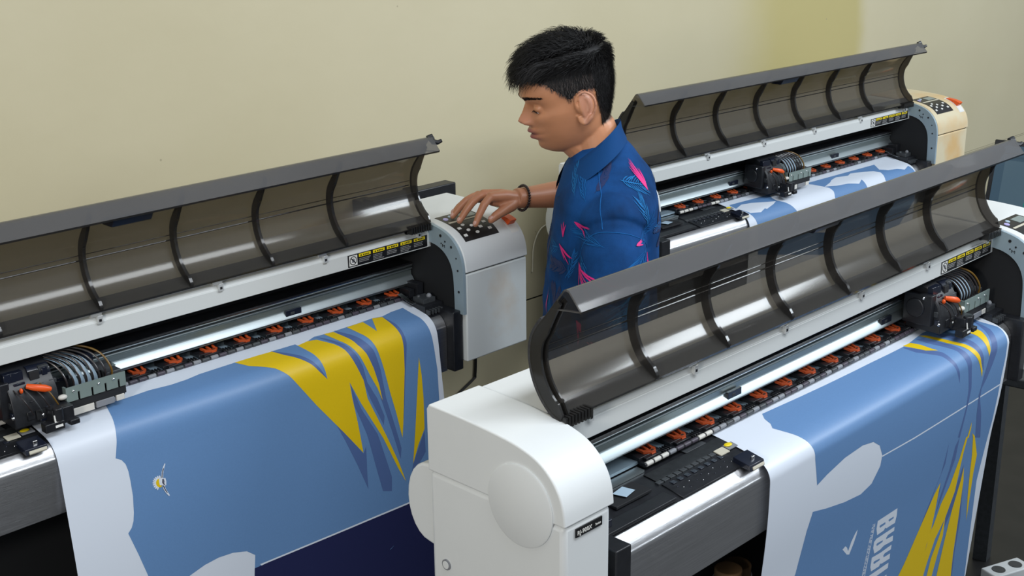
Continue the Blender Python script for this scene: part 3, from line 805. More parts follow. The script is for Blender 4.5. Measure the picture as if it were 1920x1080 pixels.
# ------------------------------------------------------------------ printed sheets
PROF = {1: [(0.0, -.001), (-.03, -.004), (-.06, -.010), (-.09, -.016), (-.108, -.021), (-.121, -.029), (-.131, -.041), (-.137, -.058), (-.142, -.1), (-.158, -.26), (-.20, -.80)],
        2: [(0.0, -.004), (-.03, -.008), (-.06, -.012), (-.09, -.017), (-.112, -.022), (-.127, -.029), (-.138, -.040), (-.143, -.056), (-.142, -.16), (-.132, -.30), (-.112, -.62), (-.10, -.85)],
        3: [(0.0, -.002), (-.03, -.006), (-.06, -.011), (-.09, -.016), (-.110, -.021), (-.124, -.029), (-.134, -.041), (-.139, -.058), (-.139, -.16), (-.135, -.50)]}
ART = {1:[('blue',[(0.2951,0.0715),(0.2978,0.0578),(0.3281,0.0643),(0.3886,0.0619),(0.4315,0.0664),(0.4669,0.0656),(0.4975,0.0612),(0.5798,0.0602),(0.6344,0.0609),(0.6676,0.0628),(0.729,0.0698),(0.7545,0.0661),(0.7771,0.0577),(0.8031,0.0601),(0.8263,0.0606),(0.8628,0.0598),(0.9075,0.0588),(0.9362,0.0572),(0.9599,0.0619),(0.9905,0.056),(1.0256,0.0544),(1.0255,0.0869),(1.0287,0.113),(1.0315,0.1387),(1.034,0.1617),(1.0369,0.1947),(1.0393,0.2361),(1.0351,0.3089),(1.0295,0.3988),(1.0222,0.5238),(1.0206,0.6185),(1.0159,0.7222),(0.5147,0.5147),(0.5219,0.4727),(0.5045,0.4578),(0.4734,0.4488),(0.4415,0.4462),(0.4099,0.449),(0.3757,0.4571),(0.3432,0.4655),(0.3006,0.4476),(0.2919,0.4223),(0.2793,0.3741),(0.2658,0.3279),(0.2741,0.3202),(0.2797,0.3088),(0.2829,0.2937),(0.2862,0.2625),(0.2861,0.233),(0.2852,0.214),(0.2821,0.1997),(0.2756,0.1896),(0.265,0.1829),(0.273,0.1527),(0.2772,0.1355),(0.284,0.1119)]),('navy',[(0.5141,0.519),(0.5169,0.4994),(0.545,0.4993),(0.7056,0.5029),(0.8206,0.5055),(0.9268,0.5087),(1.036,0.5073),(1.0121,0.7259)]),('white',[(0.5334,0.4998),(0.545,0.4993),(0.7056,0.5029),(0.8206,0.5055),(0.9268,0.5087),(1.036,0.5073),(1.0364,0.5042),(0.9272,0.5051),(0.8211,0.5019),(0.7061,0.4995),(0.5455,0.496),(0.5301,0.4956)]),('deep',[(0.7787,0.0586),(0.7927,0.0763),(0.8139,0.1148),(0.8254,0.1414),(0.8366,0.1713),(0.8429,0.2079),(0.8638,0.2494),(0.8774,0.2931),(0.8724,0.3115),(0.8451,0.2438),(0.8274,0.1841),(0.8132,0.1495),(0.8041,0.1217),(0.7927,0.0939)]),('deep',[(0.8304,0.0585),(0.8499,0.0932),(0.8591,0.1181),(0.8717,0.1462),(0.8819,0.1917),(0.8875,0.2564),(0.903,0.3252),(0.9138,0.3773),(0.9086,0.4002),(0.8923,0.3298),(0.8733,0.2522),(0.865,0.2065),(0.8556,0.1727),(0.8375,0.1366),(0.8255,0.0998)]),('deep',[(0.7491,0.2687),(0.81,0.3549),(0.8191,0.342),(0.8144,0.4044),(0.8134,0.4364),(0.7927,0.3769),(0.7682,0.3136)]),('deep',[(0.7989,0.1991),(0.8188,0.2593),(0.8532,0.3253),(0.8796,0.4312),(0.8758,0.4628),(0.8517,0.4541),(0.8393,0.3929),(0.8251,0.3163),(0.8151,0.2855),(0.8016,0.2462)]),('deep',[(0.9588,0.0632),(0.9623,0.1003),(0.9619,0.1343),(0.9614,0.1545),(0.948,0.2183),(0.9274,0.3248),(0.935,0.2466),(0.9489,0.1709),(0.9533,0.1318),(0.9518,0.0948)]),('deep',[(0.9419,0.4239),(0.9834,0.3588),(0.9814,0.4081),(0.9391,0.4479),(0.9302,0.4572)]),('yellow',[(0.5798,0.0602),(0.6344,0.0609),(0.6676,0.0628),(0.729,0.0698),(0.7545,0.0661),(0.7737,0.0709),(0.7936,0.1045),(0.8052,0.127),(0.8132,0.1495),(0.824,0.1755),(0.8342,0.2015),(0.8382,0.2417),(0.8543,0.282),(0.8763,0.3367),(0.9028,0.4064),(0.9175,0.4557),(0.8989,0.4174),(0.8663,0.3375),(0.8204,0.2481),(0.7973,0.1947),(0.7992,0.23),(0.8054,0.2864),(0.8103,0.353),(0.7665,0.2936),(0.7086,0.218),(0.6723,0.1661),(0.6544,0.1387),(0.6365,0.1176),(0.5948,0.0864)]),('yellow',[(0.8016,0.0591),(0.8248,0.0624),(0.8332,0.0961),(0.8399,0.1244),(0.8516,0.1485),(0.8637,0.1828),(0.8728,0.2205),(0.8773,0.2581),(0.867,0.2267),(0.8521,0.195),(0.8329,0.1473),(0.8219,0.1231),(0.8112,0.1)]),('yellow',[(0.8618,0.061),(0.9065,0.0601),(0.9064,0.1073),(0.9342,0.0579),(0.9577,0.0644),(0.953,0.1112),(0.9532,0.1361),(0.951,0.1636),(0.9466,0.21),(0.9363,0.267),(0.9259,0.3243),(0.9192,0.3546),(0.9096,0.2951),(0.8992,0.244),(0.8913,0.1944),(0.8828,0.1569),(0.8769,0.1269),(0.869,0.0994)]),('yellow',[(0.9899,0.194),(0.9921,0.2349),(0.9903,0.2872),(0.9839,0.3549),(0.962,0.385),(0.942,0.4227),(0.9538,0.3658),(0.9713,0.2815),(0.9826,0.2282)]),('blue',[(0.6661,0.0619),(0.7247,0.0636),(0.7309,0.1026),(0.738,0.1318),(0.7415,0.1561),(0.743,0.1723),(0.7302,0.1492),(0.7202,0.1313),(0.7051,0.1133),(0.6871,0.0897)]),('deep',[(0.6655,0.0598),(0.6855,0.0801),(0.7062,0.1056),(0.7215,0.1289),(0.7307,0.1474),(0.743,0.1723),(0.727,0.152),(0.7148,0.133),(0.6996,0.1148),(0.6798,0.0877)]),('white',[(0.3434,0.2513),(0.3463,0.2453),(0.3485,0.2445),(0.349,0.247),(0.3459,0.2529)]),('white',[(0.3416,0.2509),(0.3423,0.2439),(0.344,0.2425),(0.3452,0.2448),(0.3443,0.2517)]),('white',[(0.3398,0.251),(0.3383,0.2437),(0.3393,0.2418),(0.3412,0.2437),(0.3425,0.251)]),('white',[(0.3382,0.2517),(0.3346,0.2447),(0.335,0.2424),(0.3372,0.2439),(0.3407,0.2509)]),('white',[(0.3371,0.2528),(0.3317,0.2469),(0.3313,0.2445),(0.3338,0.2452),(0.339,0.2513)]),('white',[(0.3364,0.2544),(0.3298,0.2499),(0.3287,0.2476),(0.3311,0.2476),(0.3376,0.2522)]),('white',[(0.3362,0.2561),(0.329,0.2536),(0.3273,0.2516),(0.3294,0.2509),(0.3367,0.2536)]),('white',[(0.3366,0.2579),(0.3294,0.2576),(0.3272,0.2561),(0.329,0.2547),(0.3362,0.2552)]),('white',[(0.3376,0.2597),(0.331,0.2616),(0.3286,0.2607),(0.3297,0.2588),(0.3364,0.257)]),('white',[(0.339,0.2611),(0.3337,0.2651),(0.3312,0.2649),(0.3317,0.2626),(0.3371,0.2588)]),('white',[(0.3406,0.2622),(0.3371,0.2679),(0.3349,0.2684),(0.3346,0.2659),(0.3382,0.2604)]),('yellow',[(0.345,0.2491),(0.3423,0.2481),(0.3397,0.2483),(0.3374,0.2494),(0.3356,0.2515),(0.3347,0.2542),(0.3347,0.2572),(0.3356,0.2602),(0.3373,0.2628),(0.3396,0.2647),(0.3422,0.2656),(0.3449,0.2655)]),('white',[(0.3416,0.2489),(0.3477,0.2491),(0.3546,0.2515),(0.3556,0.2577),(0.3542,0.2659),(0.3483,0.2639),(0.3416,0.261),(0.341,0.2555)]),('black',[(0.3484,0.2513),(0.3533,0.2525),(0.3501,0.2533),(0.3529,0.2553),(0.3487,0.2553),(0.3533,0.2588),(0.3486,0.2591),(0.3531,0.2631),(0.3505,0.2636),(0.3478,0.2612),(0.3471,0.2576)]),('white',[(0.3577,0.2235),(0.3589,0.2254),(0.3552,0.2323),(0.3519,0.2409),(0.3501,0.2499),(0.3462,0.2486),(0.349,0.2379),(0.353,0.2296)]),('black',[(0.3543,0.2311),(0.3541,0.2339),(0.3507,0.2405),(0.3488,0.249),(0.347,0.2484),(0.3494,0.24),(0.3518,0.234)]),('white',[(0.3465,0.2623),(0.3505,0.2636),(0.3529,0.2742),(0.3582,0.2859),(0.3579,0.2878),(0.3559,0.2872),(0.351,0.2794),(0.3476,0.2714)]),('black',[(0.3472,0.2635),(0.3493,0.2642),(0.3519,0.2739),(0.3549,0.2808),(0.3533,0.2807),(0.3499,0.2732)])],2:[('blue',[(0.2862,0.035),(0.3996,0.0403),(0.4822,0.0432),(0.5707,0.0451),(0.6411,0.0459),(0.7126,0.0476),(0.7789,0.048),(0.8609,0.0384),(0.9123,0.0405),(0.9836,0.0479),(1.0288,0.0606),(1.0277,0.0848),(1.0344,0.1022),(1.0434,0.1191),(1.0434,0.1329),(1.0417,0.1438),(1.0401,0.1576),(1.0374,0.1885),(1.0281,0.2295),(1.0205,0.3317),(0.9959,0.4676),(1.0226,0.7218),(1.0139,0.854),(0.2117,0.474),(0.2679,0.3863),(0.2851,0.3071),(0.2976,0.2729),(0.3438,0.2838),(0.4068,0.2953),(0.4644,0.3006),(0.5005,0.2918),(0.5258,0.2637),(0.5289,0.243),(0.5151,0.2185),(0.49,0.203),(0.4512,0.1971),(0.3904,0.2008),(0.3328,0.2134),(0.3022,0.223),(0.2961,0.197),(0.29,0.1713),(0.2875,0.151),(0.2824,0.1337),(0.2744,0.1146),(0.2637,0.0921),(0.2568,0.0765),(0.2673,0.0657),(0.2734,0.0486)]),('white',[(0.5283,0.2436),(0.653,0.2468),(1.0266,0.2474),(1.0274,0.2507),(0.6536,0.2498),(0.5288,0.2464)]),('deep',[(0.8128,0.3146),(0.8125,0.3605),(0.7886,0.4016),(0.7617,0.4547),(0.7431,0.4741),(0.7676,0.4336),(0.7999,0.3792)]),('deep',[(0.8612,0.3179),(0.8589,0.3669),(0.8251,0.4386),(0.806,0.4787),(0.8132,0.4409),(0.8389,0.3833),(0.8473,0.333)]),('deep',[(0.7618,0.0488),(0.782,0.0664),(0.8071,0.0986),(0.8147,0.109),(0.8145,0.1308),(0.8198,0.1528),(0.8259,0.1707),(0.8268,0.1875),(0.8105,0.1555),(0.8023,0.1361),(0.7974,0.1154),(0.7628,0.0768),(0.7596,0.0529)]),('deep',[(0.8194,0.0462),(0.8392,0.0529),(0.8646,0.1087),(0.8722,0.1334),(0.8759,0.1522),(0.8772,0.1745),(0.8838,0.2156),(0.8784,0.2423),(0.8619,0.318),(0.8523,0.3148),(0.8696,0.2537),(0.8715,0.212),(0.8621,0.1701),(0.8538,0.1432),(0.852,0.1218),(0.8255,0.0717)]),('deep',[(0.8849,0.0403),(0.8933,0.0649),(0.9163,0.0966),(0.9247,0.1223),(0.9267,0.144),(0.9294,0.1641),(0.9328,0.1904),(0.9165,0.1578),(0.9082,0.132),(0.8996,0.1052),(0.8786,0.0726)]),('deep',[(1.0186,0.0716),(1.0142,0.1152),(0.9982,0.1436),(0.9892,0.1665),(0.976,0.1857),(0.953,0.2134),(0.9335,0.2305),(0.933,0.2533),(0.9523,0.2946),(0.9714,0.355),(0.9442,0.3458),(0.9289,0.2871),(0.9245,0.2421),(0.9388,0.2035),(0.9587,0.1638),(0.9751,0.143),(0.9965,0.112)]),('deep',[(0.8098,0.4094),(0.8013,0.4633),(0.7964,0.5089),(0.7867,0.5495),(0.7823,0.5033),(0.7873,0.4579)]),('deep',[(0.9084,0.398),(0.8784,0.4655),(0.8492,0.5163),(0.8468,0.55),(0.8884,0.497),(0.9178,0.4459)]),('deep',[(0.9271,0.4945),(0.9227,0.4408),(0.9417,0.5388),(0.9428,0.6251),(0.9489,0.686),(0.941,0.6826),(0.9374,0.6084)]),('yellow',[(0.7675,0.0456),(0.7956,0.0475),(0.8054,0.0652),(0.8081,0.0837),(0.8135,0.0995),(0.7899,0.0849),(0.7772,0.0632)]),('yellow',[(0.8419,0.0399),(0.857,0.0492),(0.869,0.0718),(0.882,0.0997),(0.8962,0.119),(0.9063,0.1377),(0.9133,0.1515),(0.9191,0.1696),(0.9284,0.1892),(0.9283,0.2033),(0.9143,0.1739),(0.9025,0.1567),(0.8908,0.1407),(0.881,0.1212),(0.8623,0.0955),(0.8536,0.0712)]),('yellow',[(0.9768,0.0806),(0.9839,0.0888),(0.9853,0.1087),(0.9761,0.1262),(0.9657,0.1433),(0.9621,0.1537),(0.9533,0.1656),(0.9505,0.1506),(0.9531,0.1331),(0.9563,0.1145),(0.9518,0.0937)]),('yellow',[(0.8041,0.4013),(0.7828,0.4227),(0.7524,0.4644),(0.7221,0.5059),(0.6919,0.5472),(0.6736,0.5663),(0.6654,0.5797),(0.7898,0.6344),(0.8044,0.5882),(0.825,0.5411),(0.8589,0.5063),(0.8869,0.4516),(0.8963,0.3633),(0.9038,0.3289),(0.8941,0.3289),(0.8808,0.3747),(0.8539,0.4291),(0.8251,0.4589),(0.8059,0.4991),(0.7868,0.5393),(0.7831,0.5584),(0.7964,0.5089),(0.8013,0.4633)]),('yellow',[(0.912,0.4044),(0.9077,0.4353),(0.8884,0.497),(0.8764,0.562),(0.8644,0.6493),(0.8632,0.6667),(0.9462,0.7032),(0.935,0.6218),(0.9316,0.5489),(0.9271,0.4945),(0.9227,0.4408)]),('yellow',[(0.8592,0.5029),(0.8444,0.542),(0.8201,0.5878),(0.8127,0.6268),(0.8115,0.6439),(0.8349,0.6543),(0.8518,0.5871),(0.8628,0.5495)]),('yellow',[(0.9313,0.3415),(0.9235,0.3288),(0.9398,0.341),(0.9711,0.3961),(0.9695,0.4405),(0.9732,0.5014),(0.9767,0.5586),(0.9615,0.497),(0.9503,0.4336),(0.9442,0.3867)]),('yellow',[(0.9009,0.3312),(0.9097,0.2985),(0.9124,0.3142),(0.9081,0.3351)]),('white',[(0.4741,0.3786),(0.4728,0.3892),(0.4663,0.4057),(0.4555,0.425),(0.4461,0.4214),(0.4375,0.4128),(0.4274,0.403),(0.437,0.3996),(0.4438,0.4059),(0.4495,0.4154),(0.4565,0.3984),(0.4664,0.385)]),('white',[(0.6237,0.3908),(0.6258,0.4081),(0.6226,0.4233),(0.6123,0.4225),(0.5897,0.4221),(0.584,0.4187),(0.5809,0.4231),(0.5555,0.4236),(0.5491,0.4072),(0.5496,0.3903)]),('blue',[(0.6134,0.4052),(0.6139,0.4092),(0.5975,0.4105),(0.5932,0.4052),(0.5959,0.4046)]),('blue',[(0.5818,0.4052),(0.5825,0.4099),(0.5634,0.4105),(0.56,0.4058),(0.5618,0.4045)]),('white',[(0.6241,0.4322),(0.6246,0.4415),(0.6014,0.4413),(0.5953,0.4454),(0.5962,0.4491),(0.6235,0.4516),(0.6248,0.4641),(0.5907,0.4609),(0.5774,0.4645),(0.5553,0.4644),(0.5474,0.4488),(0.5474,0.4357),(0.5547,0.4314),(0.586,0.4318)]),('blue',[(0.5824,0.4454),(0.5825,0.4493),(0.5617,0.4498),(0.558,0.4463),(0.5607,0.4436)]),('white',[(0.6232,0.4721),(0.6231,0.4826),(0.5991,0.4818),(0.5947,0.485),(0.5969,0.4901),(0.6226,0.4916),(0.6238,0.504),(0.5929,0.5023),(0.5865,0.4999),(0.5834,0.5045),(0.5532,0.5032),(0.5475,0.4916),(0.5478,0.4703),(0.5795,0.4728)]),('blue',[(0.5815,0.4861),(0.5816,0.4899),(0.5606,0.4897),(0.5573,0.4859),(0.5596,0.4835)]),('white',[(0.6216,0.5123),(0.6225,0.5246),(0.5587,0.5247),(0.5367,0.5268),(0.5334,0.5137),(0.5495,0.5107)]),('white',[(0.6214,0.5394),(0.6226,0.5493),(0.5877,0.5493),(0.5825,0.5402)]),('white',[(0.5404,0.3923),(0.5404,0.3933),(0.5302,0.3925),(0.5302,0.3915)]),('white',[(0.5401,0.3948),(0.5403,0.3963),(0.5355,0.396),(0.535,0.3944)]),('white',[(0.5399,0.3973),(0.54,0.3988),(0.5298,0.3979),(0.5297,0.3964)]),('white',[(0.5351,0.3994),(0.5353,0.4009),(0.5296,0.4004),(0.5295,0.3989)]),('white',[(0.5394,0.4022),(0.5394,0.4031),(0.5346,0.4028),(0.5343,0.4017)]),('white',[(0.5392,0.4046),(0.5393,0.4061),(0.5291,0.4053),(0.529,0.4038)]),('white',[(0.539,0.4071),(0.5391,0.4086),(0.5289,0.4077),(0.5288,0.4062)]),('white',[(0.5387,0.4095),(0.5388,0.411),(0.534,0.4107),(0.5336,0.4091)]),('white',[(0.5381,0.4144),(0.5382,0.4159),(0.528,0.415),(0.5279,0.4135)]),('white',[(0.5379,0.4168),(0.538,0.4183),(0.5332,0.418),(0.5328,0.4164)]),('white',[(0.5376,0.4193),(0.5377,0.4208),(0.5275,0.4199),(0.5274,0.4184)]),('white',[(0.5373,0.4217),(0.5373,0.4227),(0.5271,0.4218),(0.5271,0.4208)]),('white',[(0.5325,0.4238),(0.5326,0.4253),(0.5269,0.4248),(0.5268,0.4233)]),('white',[(0.5368,0.4266),(0.5369,0.4281),(0.5266,0.4272),(0.5265,0.4257)]),('white',[(0.5365,0.4291),(0.5366,0.4306),(0.5264,0.4296),(0.5263,0.4281)]),('white',[(0.5362,0.4315),(0.5362,0.4325),(0.5314,0.4321),(0.5311,0.431)]),('white',[(0.5311,0.436),(0.5312,0.4375),(0.5255,0.437),(0.5254,0.4355)]),('white',[(0.5354,0.4389),(0.5355,0.4404),(0.5306,0.44),(0.5302,0.4384)]),('white',[(0.5351,0.4413),(0.535,0.4423),(0.5248,0.4413),(0.5249,0.4404)]),('white',[(0.5348,0.4438),(0.5349,0.4453),(0.5247,0.4443),(0.5246,0.4428)]),('white',[(0.5345,0.4462),(0.5346,0.4477),(0.5298,0.4474),(0.5294,0.4457)]),('white',[(0.5297,0.4483),(0.5298,0.4498),(0.5241,0.4492),(0.524,0.4477)]),('white',[(0.534,0.4511),(0.5339,0.4521),(0.5237,0.4511),(0.5237,0.4501)]),('white',[(0.5337,0.4536),(0.5338,0.4551),(0.529,0.4547),(0.5286,0.4531)]),('white',[(0.5331,0.4585),(0.5332,0.46),(0.523,0.459),(0.5229,0.4575)]),('white',[(0.5283,0.4606),(0.5282,0.4615),(0.5226,0.4609),(0.5226,0.46)]),('white',[(0.5325,0.4635),(0.5326,0.465),(0.5224,0.4639),(0.5223,0.4624)]),('white',[(0.5323,0.4659),(0.5324,0.4674),(0.5221,0.4664),(0.522,0.4649)]),('white',[(0.532,0.4684),(0.5321,0.4699),(0.5273,0.4695),(0.5269,0.4679)]),('white',[(0.5317,0.4709),(0.5317,0.4718),(0.5214,0.4708),(0.5215,0.4698)]),('white',[(0.5269,0.4729),(0.527,0.4744),(0.5213,0.4738),(0.5212,0.4723)]),('white',[(0.5311,0.4758),(0.5312,0.4773),(0.5264,0.4769),(0.526,0.4753)]),('white',[(0.5306,0.4807),(0.5305,0.4817),(0.5203,0.4806),(0.5203,0.4797)]),('white',[(0.5303,0.4832),(0.5304,0.4847),(0.5256,0.4843),(0.5252,0.4827)]),('white',[(0.5255,0.4852),(0.5256,0.4868),(0.5199,0.4861),(0.5198,0.4846)]),('white',[(0.5297,0.4882),(0.5298,0.4897),(0.5196,0.4886),(0.5195,0.4871)]),('white',[(0.5294,0.4907),(0.5294,0.4916),(0.5246,0.4912),(0.5243,0.4901)]),('white',[(0.5292,0.4931),(0.5293,0.4947),(0.519,0.4935),(0.5189,0.492)]),('white',[(0.5289,0.4956),(0.529,0.4971),(0.5187,0.496),(0.5186,0.4945)]),('white',[(0.524,0.4976),(0.5241,0.4991),(0.5184,0.4985),(0.5183,0.497)]),('white',[(0.528,0.5031),(0.5281,0.5046),(0.5179,0.5034),(0.5178,0.5019)]),('white',[(0.5406,0.3911),(0.5411,0.3951),(0.5296,0.5071),(0.5276,0.5037)]),('white',[(0.5305,0.3907),(0.5303,0.3919),(0.5196,0.5027),(0.5179,0.5003)])],3:[('blue',[(0.1644,0.05),(0.3296,0.0538),(0.5379,0.0509),(0.9176,0.0557),(0.9966,0.0483),(1.0067,0.0923),(1.0313,0.116),(1.0411,0.1394),(1.068,0.2393),(0.8664,0.3879),(0.1896,0.2465),(0.1803,0.1532),(0.1784,0.1432),(0.1734,0.1248),(0.1585,0.0826)]),('white',[(0.1569,0.0798),(0.2019,0.0653),(0.2411,0.0716),(0.2956,0.091),(0.3231,0.099),(0.2991,0.1087),(0.2531,0.1199),(0.2473,0.1157),(0.2179,0.125),(0.1772,0.1169)]),('white',[(0.348,0.0585),(0.3319,0.0804),(0.33,0.0979),(0.3458,0.1151),(0.3597,0.1327),(0.3732,0.1514),(0.4071,0.2235),(0.5808,0.2575),(0.575,0.1453),(0.584,0.1275),(0.5822,0.1103),(0.568,0.0912),(0.5543,0.0681),(0.5379,0.0509),(0.4651,0.0531)]),('white',[(0.5752,0.0986),(0.6264,0.0842),(0.6481,0.0737),(0.6851,0.0654),(0.7377,0.0759),(0.764,0.067),(0.8213,0.0794),(0.859,0.0927),(0.8742,0.1082),(0.8696,0.1255),(0.8632,0.1415),(0.8782,0.2057),(0.7844,0.1891),(0.7542,0.1448),(0.7543,0.1152),(0.7248,0.1279),(0.6785,0.1157),(0.6239,0.1107)]),('white',[(0.9215,0.0553),(0.9988,0.0469),(1.017,0.086),(1.0381,0.1136),(0.996,0.1263),(0.9639,0.1152),(0.9199,0.1086),(0.8921,0.0925)])]}
INK = {'blue': 'ink_blue', 'deep': 'ink_deep', 'navy': 'ink_navy', 'yellow': 'ink_yellow', 'white': 'paper_white', 'black': 'ink_black'}


def sheet(k, parent, x0, x1, taper=0.0):
    P = PROF[k]; cum = [0]
    for a, c in zip(P[:-1], P[1:]): cum.append(cum[-1] + math.hypot(c[0] - a[0], c[1] - a[1]))
    # smooth interpolation of the profile (through the digitised points)
    Vp = [Vector(p) for p in P]
    def at(s, off=0.0):
        s = min(max(s, 0.0), cum[-1] - 1e-6); j = 0
        while cum[j + 1] < s: j += 1
        t = (s - cum[j]) / (cum[j + 1] - cum[j])
        p0 = Vp[max(j - 1, 0)]; p1 = Vp[j]; p2 = Vp[j + 1]; p3 = Vp[min(j + 2, len(Vp) - 1)]
        h = cum[j + 1] - cum[j]
        m1 = (p2 - p0) / max(cum[j + 1] - cum[max(j - 1, 0)], 1e-6) * h; m2 = (p3 - p1) / max(cum[min(j + 2, len(P) - 1)] - cum[j], 1e-6) * h
        q = p1 * (2 * t**3 - 3 * t**2 + 1) + m1 * (t**3 - 2 * t**2 + t) + p2 * (-2 * t**3 + 3 * t**2) + m2 * (t**3 - t**2)
        d = (p2 - p1).normalized(); n = Vector((d.y, -d.x)) if True else None
        if n.x > 0 and n.y < 0: n = -n
        return q, n
    def nrm(s):
        a, _ = at(s - .002); c, _ = at(s + .002); d = (c - a).normalized(); return Vector((d.y, -d.x)) * (1 if d.y * -1 + d.x * 0 > 0 or d.x < 0 else 1)
    def P3(x, s, off):
        q, _ = at(s); a, _ = at(max(s - .003, 0)); c, _ = at(s + .003); d = (c - a).normalized()
        n = Vector((d.y, -d.x))
        if n.y < -0.2 or (n.x > 0.2): n = -n
        wob = 0.0022 * sin(x * 7 + 1.0 + k) * min(1, max(0, s - .16) / .2)
        return (x, q.x + n.x * off - wob, q.y + n.y * off)
    mb = MB()
    ns = 90; nx = 12
    ss = [0.0 + (0.2) * i / 50 for i in range(51)] + [0.2 + (cum[-1] - .2) * i / 40 for i in range(1, 41)]
    for off, mat in ((0.0, 'paper_white'), (-0.0004, 'paper_white')):
        vs = [P3(x0 + (x1 - taper * min(1, max(0, s - .16) / .2) - x0) * i / nx, s, off) for s in ss for i in range(nx + 1)]
        fs = [(r * (nx + 1) + i, r * (nx + 1) + i + 1, (r + 1) * (nx + 1) + i + 1, (r + 1) * (nx + 1) + i) for r in range(len(ss) - 1) for i in range(nx)]
        mb.add(vs, fs, mat)
    boxes = []
    for li, (ink, pts) in enumerate(ART[k]):
        bb4 = (min(p[0] for p in pts), max(p[0] for p in pts), min(p[1] for p in pts), max(p[1] for p in pts))
        lev = 1 + max([q_[4] for q_ in boxes if q_[0] < bb4[1] and q_[1] > bb4[0] and q_[2] < bb4[3] and q_[3] > bb4[2]] or [0])
        boxes.append((*bb4, lev))
        bm = bmesh.new()
        q = [(min(max(x, x0 + .001), x1 - .001), s) for x, s in pts]
        r = [q[0]]
        for p in q[1:]:
            if math.hypot(p[0] - r[-1][0], p[1] - r[-1][1]) > 2e-4: r.append(p)
        if math.hypot(r[0][0] - r[-1][0], r[0][1] - r[-1][1]) < 2e-4: r.pop()
        vv = [bm.verts.new((x, s, 0)) for x, s in r]
        es = [bm.edges.new((vv[i], vv[(i + 1) % len(vv)])) for i in range(len(vv))]
        bmesh.ops.triangle_fill(bm, use_beauty=True, use_dissolve=False, edges=es)
        smin = min(p[1] for p in r); smax = max(p[1] for p in r)
        for s in ss:
            if smin < s < smax:
                bmesh.ops.bisect_plane(bm, geom=bm.verts[:] + bm.edges[:] + bm.faces[:], plane_co=(0, s, 0), plane_no=(0, 1, 0), dist=1e-6)
        if max(p[0] for p in r) - min(p[0] for p in r) > .05:
            for i in range(1, nx):
                xx = x0 + (x1 - x0) * i / nx
                bmesh.ops.bisect_plane(bm, geom=bm.verts[:] + bm.edges[:] + bm.faces[:], plane_co=(xx, 0, 0), plane_no=(1, 0, 0), dist=1e-6)
        bm.verts.index_update()
        off = 0.00012 + 0.00005 * lev
        vs = [P3(v.co.x, v.co.y, off) for v in bm.verts]; fs = [tuple(v.index for v in f.verts) for f in bm.faces]
        mb.add(vs, fs, INK[ink]); bm.free()
    o = mb.build('printed_sheet', None, smooth=60, fix=False)
    # same winding everywhere so that smooth shading is continuous
    o.location = parent.location; o.rotation_euler = parent.rotation_euler
    return o


s1 = sheet(1, printer1, 0.160, 1.0505)
tag(s1, 'printed sheet with yellow shards on blue, dark navy panel and small flower emblem', 'printed sheet')
s2 = sheet(2, printer2, 0.152, 1.049, 0.021)
tag(s2, 'printed sheet with white leaf shape, tick mark and block lettering on blue', 'printed sheet')
s3 = sheet(3, printer3, 0.145, 1.046)
tag(s3, 'printed sheet with jagged white patches on blue, in the printer by the wall', 'printed sheet')

# ------------------------------------------------------------------ the man
simple('shirt_blue', (0.005, 0.048, 0.170), 0.80, spec=0.15, noise=0.45, nscale=9, bump=0.35, bscale=700)
simple('shirt_palm', (0.007, 0.105, 0.33), 0.8, spec=0.2)
simple('shirt_palm_pale', (0.014, 0.16, 0.42), 0.8, spec=0.2)
simple('shirt_palm_dark', (0.008, 0.022, 0.095), 0.62)
simple('shirt_magenta', (0.70, 0.018, 0.22), 0.6)
simple('collar_blue', (0.006, 0.052, 0.175), 0.8, spec=0.15, bump=0.4, bscale=900)
simple('trousers_dark', (0.02, 0.022, 0.03), 0.8)
simple('shoe_black', (0.012, 0.012, 0.013), 0.4)
simple('hair_black', (0.006, 0.0055, 0.006), 0.55, spec=0.3)
simple('hair_short', (0.035, 0.024, 0.020), 0.6)
simple('bead', (0.02, 0.012, 0.012), 0.25)
simple('eye_white', (0.55, 0.52, 0.50), 0.2)
simple('eye_dark', (0.012, 0.008, 0.006), 0.1)
simple('nail', (0.55, 0.32, 0.26), 0.3)

m, nt, b_ = new_mat('skin')
at_ = nt.nodes.new('ShaderNodeAttribute'); at_.attribute_name = 'tone'
n_ = N(nt, 'ShaderNodeTexNoise', Scale=30.0, Detail=3.0)
tc_ = N(nt, 'ShaderNodeTexCoord'); nt.links.new(tc_.outputs['Object'], n_.inputs['Vector'])
r_ = N(nt, 'ShaderNodeMapRange'); r_.inputs['To Min'].default_value = 0.88; r_.inputs['To Max'].default_value = 1.12
nt.links.new(n_.outputs['Fac'], r_.inputs['Value'])
v_ = N(nt, 'ShaderNodeVectorMath', operation='SCALE')
nt.links.new(at_.outputs['Color'], v_.inputs[0]); nt.links.new(r_.outputs[0], v_.inputs['Scale'])
nt.links.new(v_.outputs[0], b_.inputs['Base Color'])
b_.inputs['Roughness'].default_value = 0.42
b_.inputs['Subsurface Weight'].default_value = 0.08
b_.inputs['Subsurface Radius'].default_value = (0.01, 0.004, 0.002)

person = empty('person', (0.49, 0.47, 0.0), 2.3456)
tag(person, 'young man with short black hair in a blue floral polo shirt, pressing the control panel', 'person')


